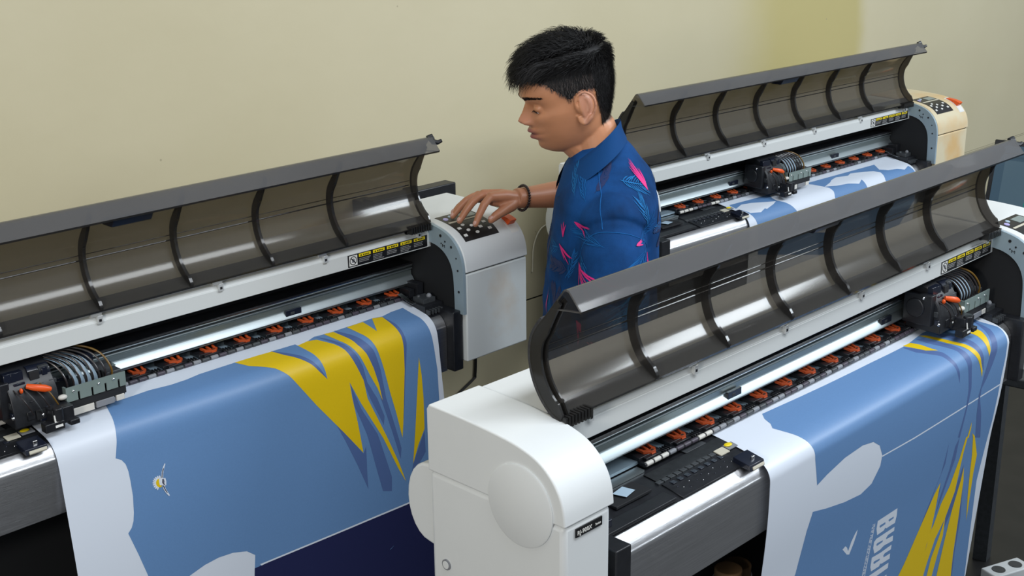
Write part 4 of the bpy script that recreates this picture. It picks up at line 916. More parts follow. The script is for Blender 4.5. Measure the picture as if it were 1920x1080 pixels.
def lerp_tab(tab, z):
    """Catmull-Rom through the table rows (z, values...)"""
    if z <= tab[0][0]: return tab[0][1:]
    if z >= tab[-1][0]: return tab[-1][1:]
    j = 0
    while tab[j + 1][0] < z: j += 1
    a = tab[j]; c = tab[j + 1]; h = c[0] - a[0]; t = (z - a[0]) / h
    p = tab[max(j - 1, 0)]; n = tab[min(j + 2, len(tab) - 1)]; out = []
    for q in range(1, len(a)):
        m1 = (c[q] - p[q]) / (c[0] - p[0]) * h; m2 = (n[q] - a[q]) / (n[0] - a[0]) * h
        out.append(a[q] * (2*t**3 - 3*t*t + 1) + m1 * (t**3 - 2*t*t + t) + c[q] * (-2*t**3 + 3*t*t) + m2 * (t**3 - t*t))
    return tuple(out)


#        z       front   back    half width
HEAD = [(-0.089, 0.052, -0.015, 0.016), (-0.083, 0.068, -0.015, 0.031), (-0.075, 0.080, -0.020, 0.042), (-0.063, 0.090, -0.035, 0.051),
        (-0.050, 0.0970, -0.048, 0.058), (-0.035, 0.1005, -0.056, 0.063), (-0.015, 0.1005, -0.064, 0.0675), (0.0, 0.099, -0.069, 0.070),
        (0.018, 0.0985, -0.074, 0.0715), (0.035, 0.1045, -0.078, 0.073), (0.053, 0.107, -0.080, 0.0735), (0.072, 0.101, -0.080, 0.072), (0.090, 0.088, -0.074, 0.066),
        (0.108, 0.066, -0.060, 0.054), (0.120, 0.040, -0.040, 0.036), (0.128, 0.012, -0.014, 0.012)]
HP = radians(-13); HY = radians(12)
HMAT = Matrix.Translation((0.085, 0.0, 1.510)) @ Matrix.Rotation(HY, 4, 'Z') @ Matrix.Rotation(radians(13), 4, 'Y')


def sg(v, p): return math.copysign(abs(v) ** p, v)
def gs(d, s): return math.exp(-(d / s) ** 2)


def head_pt(a, z):
    F, B, Wd = lerp_tab(HEAD, z)
    c, s = cos(a), sin(a)
    x = (F if c > 0 else -B) * sg(c, 0.86 if c > 0 else 0.9); y = Wd * sg(s, 0.90)
    # cheeks narrow towards the front of the jaw
    if c > 0 and z < 0.0: y *= 1 - 0.20 * c * min(1, -z / .05)
    fw = max(0, min(1, (c - .05) / .5)); fw = fw * fw * (3 - 2 * fw)
    ay = abs(y); d = 0.0
    # nose
    if z > -0.018:
        if z > 0.034: h = 0.0
        elif z > -0.004: h = 0.0265 * max(0, (0.034 - z) / 0.038) ** 1.1
        else: h = 0.0265 * max(0.0, (z + 0.018) / 0.014) ** 0.55
        wn = 0.0060 + 0.0065 * max(0, min(1, (0.030 - z) / .038))
        d += h * gs(y, wn)
    d += 0.011 * gs(ay - .0130, .0058) * gs(z + .010, .0075)         # alar wings
    d -= 0.0125 * gs(ay - .031, .0140) * gs(z - .016, .0115)        # eye sockets
    d -= 0.004 * gs(y, .012) * gs(z - .029, .006)                   # nasion
    d += 0.0035 * gs(ay - .026, .020) * gs(z - .042, .007)          # brow
    d += 0.0045 * gs(ay - .042, .016) * gs(z + .004, .014)          # cheekbone
    d += 0.0100 * gs(y, .021) * gs(z + .0285, .0052)                # upper lip
    d += 0.0085 * gs(y, .019) * gs(z + .0425, .0056)                # lower lip
    d -= 0.0035 * gs(y, .024) * gs(z + .0355, .0018)                # mouth line
    d -= 0.0040 * gs(y, .018) * gs(z + .0535, .0045)                # chin groove
    d += 0.0045 * gs(y, .018) * gs(z + .068, .009)                  # chin
    x += d * fw
    return Vector((x, y, z))


def hmap(p): return HMAT @ Vector(p)


mb = MB()
na, nz = 150, 150; vs = []
for j in range(nz):
    z = -0.089 + 0.217 * j / (nz - 1)
    for i in range(na): vs.append(hmap(head_pt(2 * pi * i / na, z)))
fs = [(j * na + i, j * na + (i + 1) % na, (j + 1) * na + (i + 1) % na, (j + 1) * na + i) for j in range(nz - 1) for i in range(na)]
fs += [tuple(range(na - 1, -1, -1)), tuple((nz - 1) * na + i for i in range(na))]
mb.add(vs, fs, 'skin')
for sy in (1, -1):          # lids and ears
    mb.ball(hmap((0.0815, 0.0310 * sy, 0.0165)), (0.0127, 0.0140, 0.0106), 'skin', 20, 14)
    E = [(0.004, -.002, -0.006), (0.009, 0, 0.006), (0.008, .001, 0.020), (0.000, .004, 0.031), (-0.012, .008, 0.033), (-0.023, .012, 0.024), (-0.027, .013, 0.008), (-0.022, .010, -0.009), (-0.012, .006, -0.021), (-0.001, .001, -0.029), (0.006, -.002, -0.023), (0.007, -.003, -0.012)]
    base = Vector((0.009, 0.0735, 0.001))
    path = [hmap((base.x + p[0], (base.y + p[1]) * sy, base.z + p[2])) for p in spline(E, 4)]
    mb.tube(path, [0.0032] * (len(path) - 14) + [0.0045] * 14, 'skin', 8)
    E2 = [(-0.002, .000, 0.020), (-0.012, .003, 0.020), (-0.017, .006, 0.008), (-0.012, .004, -0.006), (-0.004, .001, -0.011)]
    mb.tube([hmap((base.x + p[0], (base.y + p[1]) * sy, base.z + p[2])) for p in spline(E2, 4)], 0.0026, 'skin', 8)
    mb.ball(hmap((base.x - .010, (base.y + .001) * sy, base.z + .004)), (0.015, 0.0035, 0.026), 'skin', 16, 10, rot=HMAT.to_3x3() @ Matrix.Rotation(radians(14 * sy), 3, 'Z'))
    mb.ball(hmap((base.x + .000, (base.y - .001) * sy, base.z - .023)), (0.007, 0.0045, 0.008), 'skin', 12, 8)
# neck, torso core, legs
mb.tube([hmap((-0.006, 0, -0.030)), (0.052, 0, 1.455), (0.038, 0, 1.41), (0.025, 0, 1.36)], [0.048, 0.0485, 0.053, 0.062], 'skin', 28)
mb.tube([hmap((0.034, 0, -0.055)), (0.062, 0, 1.42)], [0.032, 0.042], 'skin', 20)


def loft(mb, rings, mat, n=36, ex=0.85):
    vs = []
    for cx, cy, z, rx, ry in rings:
        for i in range(n):
            a = 2 * pi * i / n; vs.append((cx + rx * sg(cos(a), ex), cy + ry * sg(sin(a), ex), z))
    fs = [(j * n + i, j * n + (i + 1) % n, (j + 1) * n + (i + 1) % n, (j + 1) * n + i) for j in range(len(rings) - 1) for i in range(n)]
    fs += [tuple(range(n - 1, -1, -1)), tuple((len(rings) - 1) * n + i for i in range(n))]
    mb.add(vs, fs, mat)


loft(mb, [(0.03, 0, 0.78, 0.10, 0.15), (0.03, 0, 0.90, 0.10, 0.15), (0.035, 0, 1.05, 0.095, 0.14), (0.03, 0, 1.20, 0.095, 0.155), (0.02, 0, 1.30, 0.085, 0.16), (0.018, 0, 1.36, 0.072, 0.12), (0.022, 0, 1.40, 0.058, 0.07)], 'skin')
for sy in (1, -1):
    mb.tube([(0.03, .085 * sy, 0.86), (0.035, .09 * sy, 0.65), (0.03, .09 * sy, 0.46), (0.02, .09 * sy, 0.28), (0.0, .09 * sy, 0.09)], [.085, .075, .055, .052, .038], 'skin', 20)
    mb.tube([(-0.03, .09 * sy, 0.05), (0.05, .095 * sy, 0.045), (0.14, .10 * sy, 0.03)], [.035, .036, .025], 'skin', 14)
    mb.ball((0.02, 0.145 * sy, 1.300), (0.042, 0.045, 0.042), 'skin', 20, 14)
# right arm reaching for the panel
WR = Vector((0.203, -0.207, 1.263)); EL = Vector((-0.015, -0.335, 1.252)); SHR = Vector((0.02, -0.158, 1.300))
mb.tube([SHR, (SHR + EL) / 2, EL], [.047, .043, .038], 'skin', 20)
mb.tube([EL, EL.lerp(WR, .3), EL.lerp(WR, .65), EL.lerp(WR, .9), WR + Vector((.004, .001, 0))], [.038, .040, .032, .0255, .0245], 'skin', 24, flat=0.92)
# left arm hanging
SHL = Vector((0.02, 0.158, 1.300)); ELL = Vector((0.0, 0.235, 1.04)); WRL = Vector((0.06, 0.24, 0.82))
mb.tube([SHL, (SHL + ELL) / 2, ELL], [.047, .043, .037], 'skin', 20)
mb.tube([ELL, ELL.lerp(WRL, .35), WRL], [.037, .038, .025], 'skin', 20)


def hand(mb, wr, kn, tips, arch, thumb, nails=None):
    """metacarpals fan from the wrist, each finger bends at two joints, the thumb leaves the side of the palm"""
    rad = [0.0090, 0.0092, 0.0088, 0.0078]
    for i, (k, t) in enumerate(zip(kn, tips)):
        k = Vector(k); t = Vector(t); r = rad[i]
        mb.tube([wr, wr.lerp(k, .5) + Vector((0, 0, .003)), k, k.lerp(t, .08)], [0.0165, 0.0140, r * 1.22, r * 1.05], 'skin', 16)
        up = Vector((0, 0, 1)); p1 = k.lerp(t, .46) + up * arch; p2 = k.lerp(t, .76) + up * arch * .62
        mb.tube([k, k.lerp(p1, .5) + up * .002, p1, p2, t], [r * 1.1, r * .98, r * 1.02, r * .9, r * .74], 'skin', 14)
        mb.ball(k, r * 1.22, 'skin', 12, 8); mb.ball(t, r * .76, 'skin', 12, 8); mb.ball(p1, r * 1.03, 'skin', 12, 8)
        if nails is not None: nails.append((t, (p2 - t).normalized(), r * .74))
    T = [Vector(p) for p in thumb]
    mb.tube([wr.lerp(T[0], .1)] + T, [.015, .0145, .0112, .0100, .0080], 'skin', 16)
    mb.ball(T[-1], .0082, 'skin', 12, 8); mb.ball(T[-2], .0102, 'skin', 12, 8)
    if nails is not None: nails.append((T[-1], (T[-2] - T[-1]).normalized(), .009))


NAILS = []
KN = [(0.262, -0.166, 1.277), (0.279, -0.187, 1.278), (0.291, -0.210, 1.270), (0.296, -0.232, 1.257)]
TI = [(0.296, -0.127, 1.226), (0.331, -0.142, 1.230), (0.347, -0.176, 1.232), (0.347, -0.209, 1.232)]
hand(mb, WR, KN, TI, 0.010, [(0.218, -0.188, 1.252), (0.239, -0.166, 1.243), (0.252, -0.150, 1.238), (0.262, -0.143, 1.231)], NAILS)
mb.ball((0.245, -0.195, 1.262), (.03, .024, .014), 'skin', 16, 10)
KL = [(0.085, 0.225, 0.735), (0.075, 0.238, 0.730), (0.063, 0.246, 0.733), (0.050, 0.250, 0.740)]
TL = [(0.100, 0.222, 0.660), (0.088, 0.238, 0.650), (0.073, 0.246, 0.655), (0.056, 0.250, 0.672)]
hand(mb, WRL, KL, TL, 0.006, [(0.080, 0.215, 0.80), (0.100, 0.205, 0.77), (0.110, 0.200, 0.745), (0.116, 0.198, 0.725)])


def solid_union(mb, voxel, smooth_it, fac=0.5):
    me = bpy.data.meshes.new('tmp'); me.from_pydata(mb.v, [], mb.f)
    bm = bmesh.new(); bm.from_mesh(me); bmesh.ops.recalc_face_normals(bm, faces=bm.faces[:]); bm.to_mesh(me); bm.free()
    o = bpy.data.objects.new('tmp', me); COL.objects.link(o)
    r = o.modifiers.new('r', 'REMESH'); r.mode = 'VOXEL'; r.voxel_size = voxel
    s = o.modifiers.new('s', 'SMOOTH'); s.factor = fac; s.iterations = smooth_it
    dg = bpy.context.evaluated_depsgraph_get(); dg.update()
    out = bpy.data.meshes.new_from_object(o.evaluated_get(dg))
    bpy.data.objects.remove(o, do_unlink=True); bpy.data.meshes.remove(me)
    for p in out.polygons: p.use_smooth = True
    return out


body = solid_union(mb, 0.0022, 3)
body.materials.clear(); body.materials.append(M('skin')); body.name = 'body'
HINV = HMAT.inverted()
colr = body.color_attributes.new('tone', 'FLOAT_COLOR', 'POINT')
import numpy as np
co = np.empty(len(body.vertices) * 3, dtype=np.float32); body.vertices.foreach_get('co', co); co = co.reshape(-1, 3)
hi = np.array(HINV); hc = co @ hi[:3, :3].T + hi[:3, 3]
tone = np.tile(np.array([0.54, 0.240, 0.122]), (len(co), 1))
def mixc(mask, c):
    global tone
    mask = np.clip(mask, 0, 1)[:, None]; tone = tone * (1 - mask) + np.array(c) * mask
x_, y_, z_ = hc[:, 0], hc[:, 1], hc[:, 2]
isH = (z_ > -0.095)
g_ = lambda d, s: np.exp(-(d / s) ** 2)
mixc(isH * g_(y_, .030) * g_(z_ + .005, .014) * (x_ > .08) * .5, (0.50, 0.22, 0.16))      # nose
lip = isH * (x_ > .085) * (g_(y_, .021) ** 1) * ((z_ < -.0245) & (z_ > -.0475))
mixc(lip * 1.3 - .15, (0.30, 0.085, 0.085))
mixc(isH * (x_ > .085) * g_(y_, .022) * g_(z_ + .0355, .0016), (0.10, 0.03, 0.03))
mixc(isH * (x_ > .085) * g_(y_, .020) * g_(z_ + .020, .005) * .4, (0.20, 0.11, 0.08))     # shadowy moustache stubble
mixc(isH * (np.abs(y_) > .07) * (x_ < .01) * (x_ > -.035) * (z_ > -.035) * (z_ < .045) * .6, (0.50, 0.235, 0.16))
# short-cropped sides: scalp shows darker where the fade begins
HLX = [-0.20, -0.031, -0.030, -0.026, 0.000, 0.016, 0.028, 0.037, 0.055, 0.068, 0.099, 0.13]
HLZ = [-0.047, -0.047, -0.020, 0.034, 0.037, 0.029, 0.021, 0.034, 0.050, 0.064, 0.078, 0.086]
line = np.interp(x_, HLX, HLZ)
fade = isH * np.clip((z_ - line) / .006, 0, 1)
mixc(np.clip(fade, 0, 1) * .92, (0.040, 0.026, 0.021))
arm = (co[:, 0] > 0.06) & (co[:, 1] < -0.09) & (co[:, 2] < 1.32) & (co[:, 2] > 1.18)
mixc(arm * 0.55, (0.33, 0.135, 0.078))
rgba = np.ones((len(co), 4), dtype=np.float32); rgba[:, :3] = tone
colr.data.foreach_set('color', rgba.ravel())
bo = bpy.data.objects.new('body', body); COL.objects.link(bo); bo.parent = person

# nails
nb = MB()
for t, d, r in NAILS:
    up = Vector((0, 0, 1)); n = (up - d * up.dot(d)).normalized()
    rot = Matrix((d, n.cross(d), n)).transposed()
    nb.ball(t + n * (r * .62) + d * .002, (0.0068, r * .72, 0.0032), 'nail', 12, 8, rot=rot)
nb.build('fingernails', bo, dz=0)
# eyes: half closed, looking down
for sy in (1, -1):
    c = Vector((0.0815, 0.0310 * sy, 0.0165)); eb = MB(); vs = []; n = 14
    for j in range(4):
        for i in range(n + 1):
            a = radians(-52 + 104 * i / n); e = radians(-36 + 9.5 * j * (1 - ((i / n - .5) * 2) ** 2))
            vs.append(hmap(c + Vector((cos(a) * cos(e) * .0132, sin(a) * cos(e) * .0152, sin(e) * .0122))))
    fs = [(j * (n + 1) + i, j * (n + 1) + i + 1, (j + 1) * (n + 1) + i + 1, (j + 1) * (n + 1) + i) for j in range(3) for i in range(n)]
    eb.add(vs, fs, 'eye_white')
    eb.m = [eb.mi('eye_dark') if 3 <= i % n <= 11 else eb.mi('eye_white') for i in range(len(fs))]
    eo = eb.build('eye', bo, dz=0, fix=False)
    lb = MB(); pts = []
    for i in range(n + 1):
        a = radians(-55 + 110 * i / n); e = radians(-36 + 29 * (1 - ((i / n - .5) * 2) ** 2))
        pts.append(hmap(c + Vector((cos(a) * cos(e) * .0136, sin(a) * cos(e) * .0156, sin(e) * .0126))))
    lb.tube(pts, 0.0008, 'eye_dark', 6)
    for i in range(1, n):
        p = Vector(pts[i]); q = p + (HMAT.to_3x3() @ Vector((.0045, .0012 * sy, -.0025))); lb.tube([p, q], [.0005, .0001], 'eye_dark', 4)
    lb.build('eyelashes', eo, dz=0)
# strands helper
rng = random.Random(11)


def head_az(x, y): return math.atan2(y, x)


def head_surf(a, z):
    p = head_pt(a, z); e = 1e-3
    du = head_pt(a + .02, z) - head_pt(a - .02, z); dv = head_pt(a, z + e) - head_pt(a, z - e)
    n = du.cross(dv).normalized()
    if n.dot(p) < 0: n = -n
    return p, n


eb = MB()
for sy in (1, -1):
    for k in range(240):
        t = rng.random(); y = (0.012 + 0.042 * t) * sy; z = 0.0385 + 0.0060 * sin(t * 2.2) - .004 * t + rng.uniform(-.0036, .0036) * (1 - .6 * t)
        # find azimuth for that y on the brow
        lo, hi_ = 0.0, 1.3
        for _ in range(18):
            mid = (lo + hi_) / 2
            if abs(head_pt(mid, z).y) < abs(y): lo = mid
            else: hi_ = mid
        a = lo * sy; p, n = head_surf(a, z); d = Vector((-.25, sy, .35 - .6 * t)).normalized()
        L = rng.uniform(.0045, .0075)
        eb.tube([hmap(p), hmap(p + n * .0012 + d * L * .5), hmap(p + n * .0006 + d * L)], [.00042, .0004, .0001], 'hair_black', 3)
eb.build('eyebrows', bo, dz=0)

# ------------------------------------------------------------------ hair: cap plus strands


def hair_th(p):
    """hair thickness above the scalp at p (head frame); 0 = bare"""
    x, y, z = p
    ln = float(np.interp(x, HLX, HLZ))
    if z < ln: return 0
    e = max(0.0, min(1.0, (z - ln) / .035))
    top = max(0.0, min(1.0, (z - 0.066 + .10 * min(0, x + .02)) / 0.032)); top = top * top * (3 - 2 * top)
    back = max(0, min(1, (-x - .02) / .05)) * max(0, min(1, (z + .05) / .09))
    return 0.0012 + 0.0025 * e + 0.0200 * top + 0.0060 * back * (1 - top)


cap_mb = MB(); na, nz = 120, 100; vs = []; keep = {}
for j in range(nz):
    z = -0.052 + 0.1795 * j / (nz - 1)
    for i in range(na):
        p, n = head_surf(2 * pi * i / na, z)
        if z > .118: n = (n + Vector((0, 0, 2))).normalized()
        th = hair_th(p); keep[(j, i)] = th > 0
        lump = 1 + .22 * sin(p.x * 90 + p.y * 40) * sin(p.y * 75 - p.x * 30)
        vs.append(hmap(p + n * (th * .42 * lump if th > 0 else -.002)))
vs.append(hmap((0.0, 0, 0.128 + 0.011)))
fs = [(j * na + i, j * na + (i + 1) % na, (j + 1) * na + (i + 1) % na, (j + 1) * na + i) for j in range(nz - 1) for i in range(na) if keep[(j, i)] or keep[(j + 1, i)]]
fs += [((nz - 1) * na + i, (nz - 1) * na + (i + 1) % na, len(vs) - 1) for i in range(na)]
cap_mb.add(vs, fs, 'hair_black')
hair = cap_mb.build('hair', bo, dz=0, smooth=80)

st = MB(); sv = []; sf = []; sf2 = []
cnt = 0
while cnt < 14000:
    z = rng.uniform(-0.048, 0.127); a = rng.uniform(0, 2 * pi)
    if rng.random() > (lerp_tab(HEAD, z)[2] / 0.074 + .12): continue
    p, n = head_surf(a, z); th = hair_th(p)
    if th <= 0: continue
    cnt += 1
    short = th < 0.010
    if z > .10: n = (n + Vector((0, 0, 1.2))).normalized()
    if short:
        comb = Vector((.15, 0, -1)); L = rng.uniform(.005, .008) + th * .7; lift = .45; r0 = .00030
    else:
        bk = max(0, min(1, (-.020 - p.x) / .035))
        comb = Vector((1.0 - bk * 1.1, 0.45 * rng.uniform(-1, 1), -.10 - bk * 1.2))
        L = rng.uniform(.018, .036) if p.x < .04 else rng.uniform(.022, .042); L *= 1 - .45 * bk
        lift = (.75 + .45 * rng.random()) * (1 - .35 * bk); r0 = .00055
    comb = comb - n * comb.dot(n)
    comb = (comb.normalized() + Vector((rng.uniform(-.35, .35), rng.uniform(-.35, .35), rng.uniform(-.2, .2)))).normalized()
    base = p + n * (th * .25); pts = []
    nseg = 3 if short else 5
    for k in range(nseg + 1):
        t = k / nseg
        g = Vector((0.004 * t * t if p.x > .04 and not short else 0, 0, -0.006 * t * t if p.x > .05 and not short else 0))
        if short: q = base + n * (L * .35 * t) + comb * (L * t)
        else: q = base + n * (th * lift * (1 - (1 - t) ** 2)) + comb * (L * t * .95) - n * (L * .22 * t * t) + g
        pts.append(hmap(q))
    k0 = len(sv); u = (HMAT.to_3x3() @ n).cross((pts[-1] - pts[0]).normalized())
    if u.length < 1e-6: continue
    u.normalize(); w2 = (HMAT.to_3x3() @ n)
    for k, q in enumerate(pts):
        r = r0 * (1 - .8 * (k / nseg) ** 2)
        sv += [q + u * r, q - u * r * .5 + w2 * r * .8, q - u * r * .5 - w2 * r * .8]
    low_ = th < .0045 and rng.random() < .75
    for k in range(nseg):
        for e in range(3): (sf2 if low_ else sf).append((k0 + 3 * k + e, k0 + 3 * k + (e + 1) % 3, k0 + 3 * k + 3 + (e + 1) % 3, k0 + 3 * k + 3 + e))
st.add(sv, sf, 'hair_black'); st.f += sf2; st.m += [st.mi('hair_short')] * len(sf2)
so = st.build('hair_strands', hair, dz=0, smooth=0, fix=False); tag(so, kind='stuff')

# ------------------------------------------------------------------ polo shirt
sh = MB()
loft(sh, [(0.035, 0, 0.70, 0.128, 0.178), (0.036, 0, 0.85, 0.124, 0.174), (0.034, 0, 1.00, 0.119, 0.168), (0.032, 0, 1.10, 0.116, 0.168), (0.028, 0, 1.20, 0.113, 0.172), (0.024, 0, 1.27, 0.110, 0.176), (0.022, 0, 1.315, 0.105, 0.178), (0.021, 0, 1.345, 0.097, 0.160), (0.022, 0, 1.372, 0.088, 0.122), (0.026, 0, 1.395, 0.074, 0.086), (0.028, 0, 1.418, 0.060, 0.062), (0.030, 0, 1.432, 0.050, 0.052)], 'shirt_blue', 48, 0.88)
sh.ball((0.020, 0.142, 1.303), (0.066, 0.068, 0.055), 'shirt_blue', 24, 16); sh.ball((0.020, -0.142, 1.303), (0.066, 0.068, 0.055), 'shirt_blue', 24, 16)
sh.tube([(0.020, 0.145, 1.300), (0.020, 0.176, 1.235), (0.018, 0.204, 1.16), (0.016, 0.222, 1.085)], [.058, .064, .068, .071], 'shirt_blue', 28)
sh.tube([SHR, SHR.lerp(EL, .4), SHR.lerp(EL, .72)], [.058, .064, .066], 'shirt_blue', 28)
shirt_me = solid_union(sh, 0.004, 7)
from mathutils import noise as mn
nv = len(shirt_me.vertices)
nrm_ = [v.normal.copy() for v in shirt_me.vertices]
for v, n in zip(shirt_me.vertices, nrm_):
    c = v.co.copy()
    low = max(0, min(1, (1.38 - c.z) / .25))
    f_ = mn.noise(Vector((c.x * 20 + c.z * 5, c.y * 20, c.z * 4.5))) * .0058 * low
    f_ += mn.noise(Vector((c.x * 9 - c.z * 16, c.y * 12 + c.z * 9, c.z * 14))) * .0038
    f_ += abs(mn.noise(Vector((c.x * 30 + 3, c.y * 26, c.z * 7 + c.x * 18)))) * .0030 * low
    # armhole crease
    if c.y > 0.1: f_ -= .0035 * gs(math.hypot(c.x - .02, (c.z - 1.245)) - .075, .006) * (1 if c.z > 1.235 else .5)
    v.co = c + n * f_
shirt_me.update()
vv = [tuple(v.co) for v in shirt_me.vertices]; ff = [tuple(p.vertices) for p in shirt_me.polygons]
from mathutils.bvhtree import BVHTree
bvh = BVHTree.FromPolygons(vv, ff)
shm = MB(); shm.add(vv, ff, 'shirt_blue')


def on_shirt(phi, z, off):
    c = Vector((0.025, 0, z)); d = Vector((cos(phi), sin(phi), 0))
    # pull the ray origin apart so that the sleeve is covered evenly
    o = Vector((0.025 + .13 * cos(phi) * 0, 0, z)) + d * .7
    h = bvh.ray_cast(o, -d)
    if h[0] is None: return None
    return h[0] + h[1] * off


def blade(phi0, z0, ang, L, wd, mat, off, curve=0.0, n=6):
    """pointed leaf blade lying on the cloth; 0.14 m of arc per radian"""
    K = 0.15; A = []; 
    for i in range(n + 1):
        t = i / n; an = ang + curve * t
        u = L * t; cx = phi0 + cos(an) * u / K; cz = z0 + sin(an) * u
        w_ = wd * (sin(pi * (t * .92 + .08)) ** .8 if i < n else 0.02)
        a = on_shirt(cx - sin(an) * w_ / K, cz + cos(an) * w_, off); b2 = on_shirt(cx + sin(an) * w_ / K, cz - cos(an) * w_, off)
        if a is None or b2 is None: return
        if A and (a - A[-2]).length > .05: return
        A += [a, b2]
    shm.add(A, [(2 * i, 2 * i + 1, 2 * i + 3, 2 * i + 2) for i in range(n)], mat)


prn = random.Random(5)


def frond(phi, z, ang, L, mat, off, n=13, lw=0.0016, ll=0.045):
    K = 0.15
    blade(phi, z, ang, L, .0009, mat, off, 0, 8)
    for i in range(n):
        t = .08 + .88 * i / n; bx = phi + cos(ang) * L * t / K; bz = z + sin(ang) * L * t
        l2 = ll * (sin(pi * (t * .8 + .15))) * prn.uniform(.75, 1.1)
        for s_ in (1, -1): blade(bx, bz, ang + s_ * prn.uniform(.5, .75), l2, lw * prn.uniform(.7, 1.3), mat, off, -s_ * .25, 5)


PI2 = pi / 2
for i in range(110):
    phi = prn.uniform(-pi, pi); z = prn.uniform(.82, 1.38)
    mat = prn.choice(['shirt_palm', 'shirt_palm', 'shirt_palm_dark', 'shirt_palm_dark', 'shirt_palm_pale'])
    frond(phi, z, prn.uniform(-pi, pi), prn.uniform(.05, .09), mat, .0006 + .00012 * (i % 5), 9, .0007 if mat != 'shirt_palm_dark' else .0022, prn.uniform(.025, .05))
for phi, z, an, L, mt in ((1.75, 1.375, -.2, .07, 'shirt_palm_pale'), (1.25, 1.34, 2.2, .07, 'shirt_palm'), (2.05, 1.29, 1.9, .06, 'shirt_palm_pale'), (1.2, 1.22, -.9, .08, 'shirt_palm'), (1.75, 1.20, -1.9, .07, 'shirt_palm_pale'), (1.5, 1.27, 2.8, .06, 'shirt_palm')):
    frond(phi, z, an, L, mt, .0013, 10, .0007, .040)


def flower(phi, z, ang, L, n, spread, wd=.0026):
    wd *= .62; n = int(n * 1.4)
    for i in range(n):
        blade(phi, z, ang + spread * (i / (n - 1) - .5) + prn.uniform(-.05, .05), L * prn.uniform(.75, 1.1), wd * prn.uniform(.8, 1.2), 'shirt_magenta', .0017 + .0001 * i, prn.uniform(-.2, .2), 6)


def fl(x, y, z, *a, **k): flower(math.atan2(y, x - .025), z, *a, **k)


fl(-0.035, .085, 1.352, 1.65, .050, 7, 1.0)          # on the shoulder blade
fl(0.085, .125, 1.300, -.45, .034, 4, .5, wd=.0032)
fl(0.128, .11, 1.245, -.55, .045, 4, .5, wd=.003)
fl(0.118, .12, 1.262, 1.7, .030, 3, .5)
fl(0.085, .165, 1.225, -1.0, .070, 5, 1.0, wd=.0022)
fl(-0.06, .16, 1.235, -1.5, .055, 3, .3, wd=.003)
fl(-0.02, .22, 1.27, .4, .012, 3, .8)
fl(0.14, .03, 1.13, -1.4, .05, 4, .5); fl(-.06, -.1, 1.3, .5, .05, 5, 1); fl(.12, -.1, 1.2, 2, .05, 5, 1); fl(0.09, .15, 1.10, -.9, .06, 5, .9)
shirt = shm.build('polo_shirt', bo, dz=0, smooth=180, fix=False)
# seams
sm = MB()
def seam(pts, r=.0009):
    P = []
    for p in spline(pts, 8):
        h = bvh.find_nearest(Vector(p)); 
        if h[0] is not None: P.append(h[0] + h[1] * .0004)
    sm.tube(P, r, 'shirt_palm', 6)
seam([(0.047, .075, 1.42), (0.046, .12, 1.385), (0.045, .165, 1.35), (0.044, .205, 1.30)])
seam([(0.098, .12, 1.18), (0.088, .165, 1.24), (0.062, .195, 1.285), (0.03, .215, 1.298), (-.01, .20, 1.282), (-.040, .165, 1.245), (-.055, .14, 1.20)])
sm.build('shirt_seam', shirt, dz=0)
# collar
cb = MB()


def collar(rows, mat):
    vs = []; n = 48
    for j, (cx, rx, ry, zoff, slope, tipz) in enumerate(rows):
        for i in range(n + 1):
            u = -1 + 2 * i / n; th = pi - u * radians(163)
            x = cx + rx * cos(th); y = -ry * sin(th) * -1 * (1 if True else 1)
            y = ry * sin(pi - th + 0) if False else ry * sin(th)
            z = 1.4765 + zoff - (x + .010) * slope - tipz * abs(u) ** 6
            vs.append((x, y, z))
    for o_ in (0, .0016):
        cb.add([(Vector(v) + Vector((v[0] - .045, v[1], .03)).normalized() * o_) for v in vs], [(j * (n + 1) + i, j * (n + 1) + i + 1, (j + 1) * (n + 1) + i + 1, (j + 1) * (n + 1) + i) for j in range(len(rows) - 1) for i in range(n)], mat)


collar([(0.051, .0505, .0525, -.020, .80, 0), (0.051, .053, .055, 0.0, .82, 0), (0.052, .0555, .0600, .0035, .84, 0), (0.055, .0595, .0690, -.003, .86, 0), (0.057, .0635, .083, -.015, .83, 0), (0.057, .0680, .097, -.030, .78, .004), (0.056, .0720, .108, -.044, .73, .012)], 'collar_blue')
cb.build('collar', shirt, dz=0, smooth=60, fix=False)
# bracelet
bb = MB(); c = WR + (EL - WR).normalized() * .012; ax = (EL - WR).normalized(); u = ax.cross(Vector((0, 0, 1))).normalized(); w3 = u.cross(ax)
for i in range(30):
    a = 2 * pi * i / 30; bb.ball(c + u * cos(a) * .0285 + w3 * sin(a) * .0275 + ax * (.004 * sin(a)), .0033, 'bead', 8, 6)
bb.build('bracelet', bo, dz=0)
# trousers and shoes
tr = MB(); loft(tr, [(0.033, 0, 0.72, .118, .165), (0.033, 0, 0.86, .112, .160), (0.033, 0, 0.92, .106, .152)], 'trousers_dark')
for sy in (1, -1): tr.tube([(0.03, .088 * sy, 0.80), (0.035, .092 * sy, 0.62), (0.03, .095 * sy, 0.42), (0.015, .095 * sy, 0.10)], [.098, .088, .074, .062], 'trousers_dark', 24)
tme = solid_union(tr, .008, 3); tme.materials.clear(); tme.materials.append(M('trousers_dark')); to = bpy.data.objects.new('trousers', tme); COL.objects.link(to); to.parent = bo
for sy in (1, -1):
    s_ = MB(); loft(s_, [(0.05, .097 * sy, 0.0, .135, .048), (0.05, .097 * sy, 0.03, .138, .050), (0.04, .097 * sy, 0.065, .115, .046), (0.0, .096 * sy, 0.10, .058, .045)], 'shoe_black', 28)
    s_.build('shoe', bo, dz=0)

